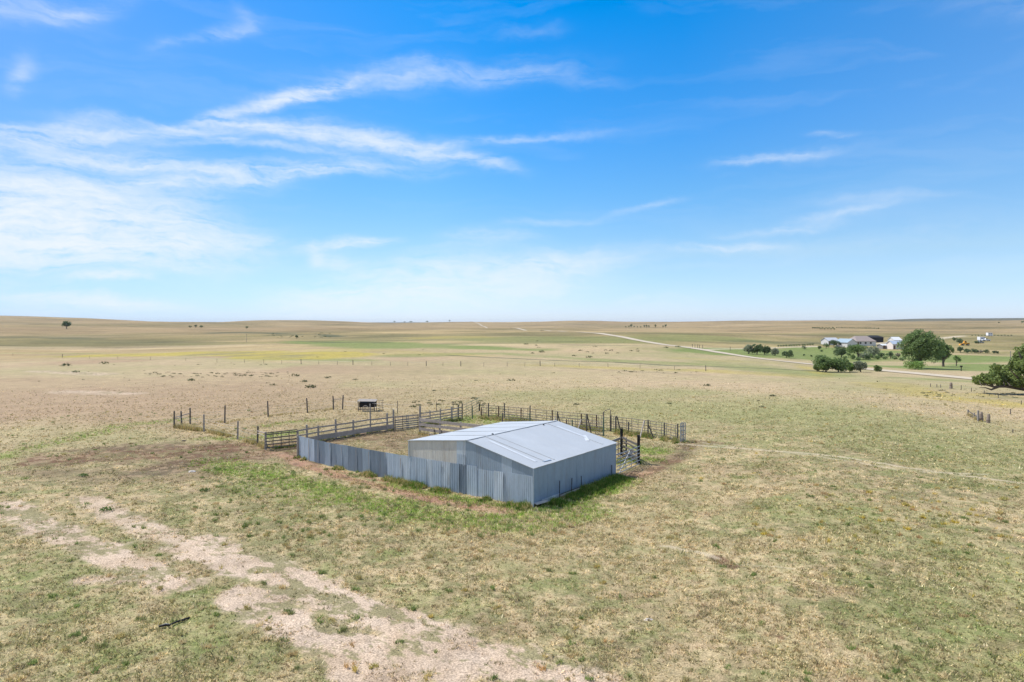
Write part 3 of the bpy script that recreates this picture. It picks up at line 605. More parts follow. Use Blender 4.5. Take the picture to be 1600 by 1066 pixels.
# board fence along the far side of the pen: from the left end to the tall post
def gpt(x, y): 
    p = G(x, y); return Vector((p.x, p.y, 0))
bf = mk_fence('board_fence', 'long weathered board fence along the far side of the corral', 'fence', gpt(415, 703))
BP = [gpt(x, y) for x, y in ((415, 703), (465, 697), (480, 694.5), (497, 691), (525, 686), (552, 681.5), (579, 677), (605, 673.5), (615, 672))]
BH = [1.6, 1.45, 1.85, 1.6, 1.95, 1.65, 3.0, 1.9, 2.2]
for i, (p, h) in enumerate(zip(BP, BH)): post(bf, p, h, .10 if i not in (6,) else .07)
for i in range(len(BP) - 1):
    a, b = BP[i], BP[i + 1]; o_ = Vector((0, -.11, 0))
    if i == 0: rails(bf, a + o_, b + o_, (.25, .5, .78, 1.06, 1.38, 1.52), M_woodD, .09, .05)
    else:
        rails(bf, a + o_, b + o_, (1.45,), M_wood, .13, .05); rails(bf, a + o_, b + o_, (1.0,), M_wood, .12, .05)
        if i >= 2: 
            MB().bar(a + o_ * 1.3 + Vector((0, 0, .50 + rnd(-.03, .03))), b + o_ * 1.3 + Vector((0, 0, .50 + rnd(-.03, .03))), .04, .46, jit=.015).build('wide_board', M_woodL if i % 3 else M_wood, bf)
            rails(bf, a + o_, b + o_, (.12,), M_woodD, .12, .05)
        else: rails(bf, a + o_, b + o_, (.3, .65), M_woodD, .1, .05)
for k in (.25, .5, .75):
    p = BP[0].lerp(BP[1], k); MB().bar(p + Vector((0, -.16, .1)), p + Vector((0, -.16, 1.5)), .09, .03).build('batten', M_woodD, bf)
# gate of narrow boards between the tall post and the next
gt = mk_fence('board_gate', 'dark board gate in the far corral fence between two tall posts', 'gate', gpt(617, 672))
a, b = gpt(617, 672), gpt(654, 667.5)
rails(gt, a, b, (.2, .42, .64, .86, 1.08, 1.42), M_wood, .12, .04)
for k in (.02, .33, .5, .56, .98):
    p = a.lerp(b, k); MB().bar(p + Vector((0, -.05, .1)), p + Vector((0, -.05, 1.5)), .12, .04).build('upright', M_blue if .4 < k < .6 else M_woodD, gt)
bf2 = mk_fence('rail_fence', 'dark rail fence continuing the board fence to the far corral corner', 'fence', gpt(656, 667))
BP2 = [gpt(x, y) for x, y in ((656, 667), (672, 664), (688, 661.5), (706, 658.5), (716, 656), (722, 655.5))]
for i, p in enumerate(BP2): post(bf2, p, [2.3, 1.65, 1.7, 1.75, 1.8, 1.9][i], [.11, .07, .07, .10, .08, .07][i], M_wood if i < 4 else M_woodD)
for a, b in zip(BP2[:-1], BP2[1:]): rails(bf2, a + Vector((0, -.1, 0)), b + Vector((0, -.1, 0)), (.3, .58, .86, 1.14, 1.5), M_wood, .11, .05)
# inner plank fence
pf = mk_fence('plank_fence', 'silvery wide plank fence dividing the corral behind the shed', 'fence', gpt(656, 678))
a = gpt(656, 678); dirp = Ldir * -1
PP = [a + dirp * d for d in (0, 2.6, 5.2, 7.8, 10.4)]
for i, (p, q_) in enumerate(zip(PP[:-1], PP[1:])):
    rails(pf, p + Gout * .08, q_ + Gout * .08, (.16, .62, 1.08, 1.54), M_woodL, .27, .04, 'plank', .02)
for i, p in enumerate(PP): post(pf, p, 1.75 if i else 1.7, .09, M_wood)
for d in (2.0, 2.9): MB().bar(a + dirp * d + Gout * .13 + Vector((0, 0, .1)), a + dirp * d + Gout * .13 + Vector((0, 0, .8)), .14, .04).build('batten', M_woodD, pf)
# pipe panels
def panel(par, p0, p1, h, n, m, r=.026, ver=3, z0=.18, name='pipe_rail'):
    for i in range(n):
        z = z0 + (h - z0) * i / (n - 1); MB().tube([p0 + Vector((0, 0, z)), p1 + Vector((0, 0, z))], r, 6).build(name, m, par)
    for k in range(ver):
        p = p0.lerp(p1, (k + .5) / ver); MB().tube([p + Vector((0, 0, z0)), p + Vector((0, 0, h))], r * .8, 6).build('pipe_upright', m, par)
gp = mk_fence('pipe_gate', 'green pipe gate panel at the far corner of the corral', 'gate', gpt(724, 655.5))
a, b = gpt(724, 655.5), gpt(749, 642); panel(gp, a, b, 1.75, 6, M_pipeG, .024, 3)
post(gp, gpt(738, 655), 1.6, .06, M_pipeG, 0); post(gp, b, 1.0, .08, M_tar, 0)
# back line of the alley
bl = mk_fence('pipe_fence', 'long rusty pipe panel fence along the back of the alley', 'fence', gpt(752, 655))
BLp = [(752, 652.5), (763.5, 654), (779, 655), (788, 656), (814, 658.5), (828, 660), (863, 664), (885, 666.5), (908.5, 668.5), (932, 671), (943, 672.5)]
BL = [gpt(*p) for p in BLp]; hts = [1.3, 1.9, 1.6, 2.0, 1.6, 1.95, 1.7, .9, 1.6, 1.6, 2.0]
for p, h in zip(BL, hts): post(bl, p, h, .07, M_rust if h < 1.9 else M_woodD, .01)
for p, q_ in zip(BL[:-1], BL[1:]): panel(bl, p, q_, 1.6, 6, M_pipe, .027, 2)
bl2 = mk_fence('pipe_fence', 'pipe panel fence at the right end of the alley', 'fence', gpt(954, 674))
BL2 = [gpt(x, y) for x, y in ((954, 674), (962.5, 675.5), (982, 678), (1012.5, 682), (1038, 685.5), (1059, 690))]
for p, h in zip(BL2, [1.7, 1.7, 1.3, 1.75, 1.7, 1.85]): post(bl2, p, h, .07, M_woodD, .01)
for p, q_ in zip(BL2[:-1], BL2[1:]): panel(bl2, p, q_, 1.65, 7, M_pipe, .028, 3)
# arched gate frame in the line
ga = mk_fence('arched_gate', 'tall pipe gate with a bowed top bar in the alley fence', 'gate', gpt(943, 673))
a, b = gpt(943, 673.5), gpt(954, 674)
MB().tube([a, a + Vector((0, 0, 1.9)), a.lerp(b, .15) + Vector((0, 0, 2.15)), a.lerp(b, .85) + Vector((0, 0, 2.35)), b + Vector((0, 0, 2.2)), b], .035, 8).build('gate_frame', M_pipe, ga, smooth=False)
panel(ga, a, b, 1.5, 6, M_pipe, .02, 1)
# front line of the alley, braces and light struts
fl = mk_fence('alley_fence', 'nearer low pipe fence of the alley behind the shed roof', 'fence', gpt(871, 672))
FL = [gpt(x, y) for x, y in ((785, 661), (828, 666), (871, 671.5), (894, 674.5), (916.5, 677), (943, 681))]
for i, p in enumerate(FL): post(fl, p, [1.2, 1.5, 2.0, 1.3, 2.05, 1.9][i], .07, M_woodD if i % 2 == 0 else M_pipeG, .01)
for p, q_ in zip(FL[:-1], FL[1:]): panel(fl, p, q_, 1.4, 6, M_pipe, .027, 2)
for i, (x0, z0, x1, dy, m) in enumerate([(871.5, 1.95, 881, 0, M_tar), (917, 2.0, 924, 0, M_tar), (963.5, 1.75, 971, 0, M_tar), (1013, 1.3, 1022, 0, M_tar), (908, 1.45, 900, -.6, M_pole), (1006.5, 1.65, 999, -1.6, M_pole), (868, 1.6, 860, -.8, M_pole)]):
    base = fl if x0 < 940 else bl2
    yy = 676 if x0 < 940 else np.interp(x0, [954, 1059], [674, 690])
    p = gpt(x0, yy if x0 < 940 else yy); q_ = gpt(x1, yy + 3 - dy * 2)
    MB().tube([p + Vector((0, 0, z0)), q_ + Vector((0, 0, .15))], .055, 7).build('brace', m, base)
# blue-grey upright gate at the end
eg = mk_fence('end_gate', 'narrow blue grey metal gate standing at the right end of the fence', 'gate', gpt(1063, 691))
a, b = gpt(1063.5, 691), gpt(1070.5, 690)
for k in (0, .3, .62, 1): MB().tube([a.lerp(b, k), a.lerp(b, k) + Vector((0, 0, 1.95 + (.1 if k in (.3,) else 0)))], .04, 7).build('upright', M_blue, eg)
for z in (.15, .5, .9, 1.3, 1.65, 1.95): MB().tube([a + Vector((0, 0, z)), b + Vector((0, 0, z))], .03, 6).build('bar', M_blue, eg)
# ------------------------------------------------------------------ loading chute right of the shed
P1, P2 = gpt(971, 711), gpt(997.6, 725)
lc = mk_fence('loading_pen', 'small pen of boards and tall black posts at the right end of the shed', 'pen', P1)
MB().bar(P1 + Vector((0, 0, -.1)), P1 + Vector((0, 0, 2.3)), .20, .20, jit=.01).build('post', M_tar, lc)
MB().bar(P2 + Vector((0, 0, -.1)), P2 + Vector((0, 0, 2.38)), .20, .20, jit=.01).build('post', M_tar, lc)
P0 = Rcor + (P1 - P2) * .95 + Rdir * .8
rails(lc, P0, P1, (.35, .75, 1.15), M_galv, .07, .04); rails(lc, P0, P1, (1.55,), M_wood, .2, .05)
for k in (.3, .55, .8): MB().bar(P0.lerp(P1, k) + Vector((0, .06, 0)), P0.lerp(P1, k) + Vector((0, .06, 1.5)), .16, .04).build('board', M_rust, lc)
P3 = P2 + Vector((-.4, 3.2, 0)); P4 = P1 + Vector((.1, 1.6, 0))
rails(lc, P1, P2, (.3, .6, .95, 1.3), M_woodD, .1, .05); rails(lc, P1, P2, (1.6,), M_woodD, .16, .05)
rails(lc, P1 + Vector((.1, 0, 0)), P3, (1.55,), M_woodL, .16, .05); rails(lc, P1, P3, (.4, .8, 1.15), M_pipe, .06, .04)
rails(lc, P3, P2, (.4, .8, 1.2), M_pipe, .06, .04)
post(lc, P3, 1.6, .07, M_woodD)
MB().tube([P1 + Vector((.6, -.3, .02)), P1 + Vector((.75, -.35, .5))], .16, 8).build('bucket', M_white, lc)
pg = mk_fence('pipe_gate', 'grey pipe gate with open bars between shed corner and black post', 'gate', Rcor)
a = Rcor + Rdir * .05 + Sout * .08; b = P2 + Vector((.08, -.14, 0))
panel(pg, a, b, 1.55, 6, M_galv, .03, 4, z0=.2)
MB().tube([a.lerp(b, .1) + Vector((0, 0, .2)), a.lerp(b, .55) + Vector((0, 0, 1.5))], .025, 6).build('brace', M_galv, pg)
MB().tube([a.lerp(b, .95) + Vector((0, 0, .2)), a.lerp(b, .55) + Vector((0, 0, 1.5))], .025, 6).build('brace', M_galv, pg)

# ------------------------------------------------------------------ open post line left of the corral
wf = mk_fence('wire_fence', 'grey posts and sagging wire round the small left paddock', 'fence', gpt(272, 669))
WP = [(272, 669, 642), (284, 666, 642), (297, 662, 637), (318.5, 674.5, 647), (351, 660.5, 633), (371, 687, 657), (402, 696, 665), (419, 651.5, 626), (480.5, 645, 621), (521, 640, 618), (535, 639.5, 616.5)]
pos = {}
for (x, y, ty) in WP:
    p = gpt(x, y); h = (y - ty) / F * p.y; pos[x] = p; post(wf, p, h, .085, M_wood if x in (318.5, 371) else M_woodD, .05)
def seg(x0, x1, z, m=M_wood, r=.04): MB().tube([pos[x0] + Vector((0, 0, z)), pos[x1] + Vector((0, 0, z + rnd(-.05, .05)))], r, 6).build('rail', m, wf)
seg(272, 284, .95, M_pole); seg(284, 297, 1.15); seg(272, 297, 1.1); seg(521, 535, 1.35); seg(402, 402, 0) if False else None
MB().tube([pos[402] + Vector((0, 0, 1.35)), BP[0] + Vector((0, 0, 1.5))], .045, 6).build('rail', M_pole, wf); MB().tube([pos[402] + Vector((0, 0, 1.15)), BP[0] + Vector((0, 0, 1.2))], .035, 6).build('rail', M_pole, wf)
for ch in ((272, 318.5, 371, 402), (297, 351, 419, 480.5, 521)):
    for u, v in zip(ch[:-1], ch[1:]):
        for z in (.5, 1.0, 1.3):
            A_, B_ = pos[u], pos[v]; MB().tube([A_.lerp(B_, k) + Vector((0, 0, z - .1 * math.sin(math.pi * k))) for k in (0, .33, .66, 1)], .006, 4).build('wire', M_galv, wf)
sp = mk_fence('wire_fence', 'slender stakes with wire beyond the far corral fence', 'fence', gpt(621, 645))
for (x, y, ty) in [(621, 646, 625), (682, 643, 627), (708, 641, 626.5)]:
    p = gpt(x, y); post(sp, p, (y - ty) / F * p.y, .04, M_woodD); pos[x] = p
pos[535] = pos[535]
for u, v in ((535, 621), (621, 682), (682, 708)):
    for z in (.6, 1.1): MB().tube([pos[u] + Vector((0, 0, z)), pos[v] + Vector((0, 0, z))], .006, 4).build('wire', M_galv, sp)
# livestock feeder with a wheel
fc = gpt(574, 642); fd = thing('hay_feeder', fc, 'small roofed wooden hay feeder with a spoked wheel beyond the board fence', 'feeder')
wdt, dp, hh = 2.0, 1.1, 1.40
for sx_ in (-1, 1):
    for sy_ in (-1, 1): MB().tube([fc + Vector((sx_ * wdt / 2, sy_ * dp / 2, 0)), fc + Vector((sx_ * wdt / 2, sy_ * dp / 2, hh - .12 * (sy_ < 0)))], .05, 6).build('leg', M_woodD, fd)
MB().add([fc + Vector(v) for v in [(-1.15, -.6, 1.30), (1.15, -.6, 1.26), (1.15, .6, 1.42), (-1.15, .6, 1.46), (-1.15, -.6, 1.34), (1.15, -.6, 1.30), (1.15, .6, 1.46), (-1.15, .6, 1.50)]], [(3, 2, 1, 0), (4, 5, 6, 7), (0, 1, 5, 4), (1, 2, 6, 5), (2, 3, 7, 6), (3, 0, 4, 7)]).build('roof', M_wood, fd)
MB().box(fc + Vector((0, .1, .85)), (1.9, .9, .6)).build('dark_interior', M_tar, fd)  # black box painted as the shaded inside below the roof
MB().box(fc + Vector((0, -.5, .35)), (2.0, .08, .12)).build('rail', M_woodD, fd)
whl = MB(); wc = fc + Vector((-.1, -.72, .42))
whl.tube([wc + Vector((math.cos(k * math.pi / 8) * .38, 0, math.sin(k * math.pi / 8) * .38)) for k in range(17)], .05, 6); wheel = whl.build('wheel', M_pole, fd)
sp_ = MB()
for k in range(4): sp_.tube([wc - Vector((math.cos(k * math.pi / 4) * .36, 0, math.sin(k * math.pi / 4) * .36)), wc + Vector((math.cos(k * math.pi / 4) * .36, 0, math.sin(k * math.pi / 4) * .36))], .02, 5)
sp_.build('spokes', M_pole, wheel)
fr = mk_fence('livestock_panel', 'short pipe panel standing just right of the hay feeder', 'panel', fc + Vector((1.4, -.3, 0)))
panel(fr, fc + Vector((1.35, -.4, 0)), fc + Vector((2.0, .2, 0)), 1.35, 5, M_pipe, .025, 2)

# ------------------------------------------------------------------ right side gate and old posts
rg = mk_fence('brace_fence', 'short railed fence section ending at a thick weathered post on the right', 'fence', gpt(1512.7, 649))
a, m_, b = gpt(1512.7, 649), gpt(1522, 654), gpt(1529, 658)
post(rg, a, 1.25, .10, M_wood); post(rg, m_, 1.25, .08, M_wood); post(rg, b, 1.8, .11, M_wood)
for p, q_ in ((a, m_), (m_, b)): rails(rg, p, q_, (.35, .75, 1.1), M_woodD, .10, .05)
def old_post(x, y, h, r, lb):
    p = gpt(x, y); o = thing('old_post', p, lb, 'post', 'thick old posts at the right'); r = r * p.y / F
    mbp = MB(); mbp.tube([p + Vector((rnd(-.02, .02), 0, z * h)) for z in (-.05, .1, .35, .6, .85, 1.0)], [r * 1.15, r * 1.1, r, r * .97, r * .8, r * .5], 10); mbp.build('shaft', mat('old_post_wood', (.25, .20, .16), var=.3, scale=5, bump=.6), o)
    MB().tube([p + Vector((0, 0, h * .55)), p + Vector((0, 0, h * .58))], r * 1.06, 10).build('wire_band', M_rust, o)
old_post(1533.5, 657.5, 1.62, 2.9, 'thick weathered post at the end of the railed section on the right'); old_post(1544.5, 660.5, 1.6, 2.9, 'thick leaning grey post standing free to the right of the railed section')
wr = mk_fence('wire_fence', 'line of thin stakes and wire near the right edge of the field', 'fence', gpt(1579, 647))
pts_ = [(1579, 647, 631.5), (1583, 676, 658), (1502, 609, 602.5), (1470, 606, 602), (1454, 605, 600.5), (1464, 605.5, 601.5), (1518, 612, 606), (1538, 616, 609.5), (1560, 622, 614), (1596, 632, 622)]
for (x, y, ty) in pts_:
    p = gpt(x, y); post(wr, p, (y - ty) / F * p.y, .05, M_woodD); pos[(x)] = p
for u, v in zip([1454, 1464, 1470, 1502, 1518, 1538, 1560], [1464, 1470, 1502, 1518, 1538, 1560, 1596]):
    for z in (.5, .9): MB().tube([pos[u] + Vector((0, 0, z)), pos[v] + Vector((0, 0, z))], .006, 4).build('wire', M_galv, wr)
old_post(1486, 607.5, .95, 2.2, 'stubby pale grey post in the far right wire fence')

# far pasture fence across the whole view
ff = mk_fence('pasture_fence', 'long thin wire fence crossing the pasture far beyond the corral', 'fence', G(470, 569))
FX = [(-40, 556), (20, 556), (97, 559), (140, 560.5), (184, 561), (235, 562.5), (290, 564), (339, 566), (382, 567), (412, 568), (440, 568.5), (470.5, 569), (498, 569.5), (527, 570), (551.5, 570.5), (581, 571), (610, 571.5), (637, 571.5), (666, 572), (692, 572.3), (720, 572.5), (756, 572.6), (792.5, 572.5), (820, 572.5), (844, 572), (867, 573), (905, 573.5), (950, 574), (1000, 576), (1054, 578), (1103, 580)]
FP = [G(*p) for p in FX]
for i, p in enumerate(FP):
    tall = FX[i][0] in (97, 470.5, 551.5, 666, 720, 844, 1103); post(ff, p, 1.35 if tall else 1.0, .085 if tall else .04, M_woodD, .04)
for u, v in zip(FP[:-1], FP[1:]):
    n_ = max(2, int((v - u).length / 12)); pp = [u.lerp(v, k / n_) for k in range(n_ + 1)]
    MB().tube([Vector((p.x, p.y, Tz(p.x, p.y) + .9)) for p in pp], .008, 4).build('wire', M_galv, ff)

# road-side fence posts along the gravel road
rf = mk_fence('roadside_fence', 'row of thin posts beside the far gravel road', 'fence', G(1083, 545))
for k, x in enumerate((1082, 1086, 1090, 1093, 1098, 1141)):
    p = G(x, 543.5 + k * .3 if k < 5 else 548); post(rf, p, 1.7, .10, M_woodD)

# ------------------------------------------------------------------ small things on the ground
hp = gpt(265, 979); o = thing('black_hose', hp, 'short length of black hose lying in the foreground grass', 'hose')
pts = [gpt(*p) + Vector((0, 0, z)) for p, z in (((248, 981), .05), ((258, 979.5), .07), ((265, 979), .06), ((276, 974.5), .08), ((288, 970), .06), ((296, 966), .04))]
MB().tube(pts, [.035, .045, .035, .035, .04, .03], 8).build('tube', M_tar, o, smooth=True)
MB().tube([pts[0] + Vector((.02, .03, .01)), pts[1] + Vector((0, .05, .02)), pts[2] + Vector((.02, .0, .01))], .02, 6).build('strap', M_galv, o)
def rock(x, y, s, lb, m=None):
    p = gpt(x, y); mb = MB(); n = 10; V = []; Fs = []
    for j in range(5):
        for i in range(n):
            a = i * 2 * math.pi / n; rr_ = s * math.cos(j / 4.6 * math.pi / 2) * rnd(.8, 1.15); V.append(p + Vector((math.cos(a) * rr_ * 1.4, math.sin(a) * rr_, s * .55 * math.sin(j / 4 * math.pi / 2) * rnd(.85, 1.1))))
    for j in range(4):
        for i in range(n): Fs.append((j * n + i, j * n + (i + 1) % n, (j + 1) * n + (i + 1) % n, (j + 1) * n + i))
    Fs.append(tuple(4 * n + i for i in range(n))); mb.add(V, Fs); o = mb.build('rock', m or M_rock); tag(o, lb, 'rock')
rock(720, 812, .22, 'pale flat stone in the green grass in front of the shed'); rock(287, 689, .16, 'dark clod below the left paddock', M_tar); rock(300, 737, .2, 'grey stone beside the green patch left of the corral')
rock(1014, 966, .14, 'small tan stone in the foreground dry grass'); rock(1286, 816, .12, 'pair of dark clods on the right pasture', M_woodD); rock(1112, 784, .12, 'dark clod on the pasture right of the shed', M_woodD); rock(573, 897, .09, 'small black lump beside the bare ground', M_tar)
rock(1219, 887, .13, 'pale stick-like stone right of the red dirt patch')
o = thing('salt_lick_stump', gpt(573, 897), 'x', 'stump'); bpy.data.objects.remove(o)

# ------------------------------------------------------------------ foliage
def lobes_cloud(lobes, n, size, seed, cA, cB, gap=.42, gapwl=1.0, flat=.0, jit=.35):
    rg_ = np.random.default_rng(seed); vol = np.array([l[3] * l[4] * l[5] for l in lobes]); cnt = np.maximum(4, (n * vol / vol.sum())).astype(int); P = []; W = []
    for l, c in zip(lobes, cnt):
        d = rg_.normal(size=(c * 2, 3)); d /= np.linalg.norm(d, axis=1)[:, None]
        rr_ = rg_.random(c * 2) ** .30
        nzv = fbm(d[:, 0] * 3 + d[:, 2] * 2 + l[0], d[:, 1] * 3 - d[:, 2] * 1.4 + l[1], 1.0, 3, seed)
        rr_ = rr_ * (.72 + .55 * nzv)
        p = d * rr_[:, None] * np.array(l[3:6]) + np.array(l[:3]); P.append(p)
    P = np.vstack(P); k = fbm(P[:, 0] + P[:, 2] * .7, P[:, 1] * 1.0 - P[:, 2] * .9, gapwl, 3, seed + 5) > gap
    P = P[k & (P[:, 2] > .03)][:n]; m = len(P)
    a = rg_.normal(size=(m, 3)); a[:, 2] *= .7; a /= np.linalg.norm(a, axis=1)[:, None]; b = rg_.normal(size=(m, 3)); b -= (b * a).sum(1)[:, None] * a; b /= np.linalg.norm(b, axis=1)[:, None]
    sz = size * (.6 + .8 * rg_.random(m)); s = sz[:, None]
    V = np.stack([P - a * s * .6, P + b * s * .33, P + a * s * .6, P - b * s * .33], 1).reshape(-1, 3)
    Fc = np.arange(m * 4).reshape(-1, 4)
    cl = fbm(P[:, 0] + 3, P[:, 1] + P[:, 2], 1.3, 3, seed + 9)[:, None] * .8 + rg_.random((m, 1)) * .5 - .15
    cA = np.array(cA); cB = np.array(cB); col = cA * (1 - np.clip(cl, 0, 1)) + cB * np.clip(cl, 0, 1); col = np.repeat(col, 4, 0)
    return V, Fc, col
def leaf_obj(parent, V, Fc, col, name='crown'):
    o = bpy.data.objects.new(name, raw_mesh(name, V, Fc, M_leaf, col)); C.objects.link(o); o.parent = parent; return o
PALS = dict(dark=((.063, .102, .046), (.160, .222, .085)), mid=((.095, .149, .052), (.234, .329, .105)), bright=((.117, .203, .052), (.317, .467, .117)), grey=((.160, .188, .117), (.360, .393, .255)), brown=((.181, .160, .117), (.317, .298, .192)), olive=((.170, .192, .074), (.425, .425, .170)))
def mk_tree(name, h, wd, seed, pal='mid', trunk=.12, tname='trunk', bare=.15, nl=9, n=3000, leaf=.35, droop=0):
    """tree of height h, width wd, standing at the origin"""
    rg_ = random.Random(seed); root = bpy.data.objects.new(name, None); C.objects.link(root); root.empty_display_size = .3
    lob = []; R_ = wd / 2
    for i in range(nl):
        a = i * 2.4 + rg_.random(); rr_ = R_ * math.sqrt((i + .3) / nl) * .68; z = h * (bare + (1 - bare) * (.38 + .38 * (1 - (rr_ / R_) ** 2) * rg_.uniform(.55, 1.15))) - (h * .12 if i % 3 == 2 else 0)
        s = rg_.uniform(.8, 1.15); shr = tname == 'stem'; s_k = (rg_.uniform(.62, 1.35) if nl < 15 else rg_.uniform(.85, 1.2)) if i else 1.1; a += rg_.uniform(-.5, .5)
        if shr: z = h * (.30 + .30 * (1 - (rr_ / R_) ** 2) * rg_.uniform(.6, 1.1))
        lob.append((math.cos(a) * rr_, math.sin(a) * rr_, z, R_ * .43 * s * s_k, R_ * .43 * s * s_k, h * (.34 if shr else (1 - bare) * .28) * s * s_k))
    tb = MB(); tr = h * trunk * .35
    tb.tube([(0, 0, -.3), (tr * .2, 0, h * .15), (-tr * .3, tr * .2, h * .38), (0, 0, h * .6)], [tr * 1.25, tr, tr * .75, tr * .3], 8)
    for l in lob[:: max(1, nl // 6)]:
        tb.tube([(0, 0, h * rg_.uniform(.12, .35)), (l[0] * .5, l[1] * .5, l[2] * .65), (l[0], l[1], l[2])], [tr * .5, tr * .3, tr * .1], 6)
    tb.build(tname, M_bark, root)
    V, Fc, col = lobes_cloud(lob, n, leaf, seed, *PALS[pal], gap=.425, gapwl=max(.7, wd * .14)); leaf_obj(root, V, Fc, col, 'crown' if tname == 'trunk' else 'foliage')
    return root
def put(root, px, py, label, cat, group=None, scale=1.0, rz=None, sz=None):
    p = at(px, py); root.location = p; root.scale = (scale, scale, sz or scale); root.rotation_euler = (0, 0, rnd(0, 6) if rz is None else rz); return tag(root, label, cat, group)
def dist(px, py): p = at(px, py); return p.y
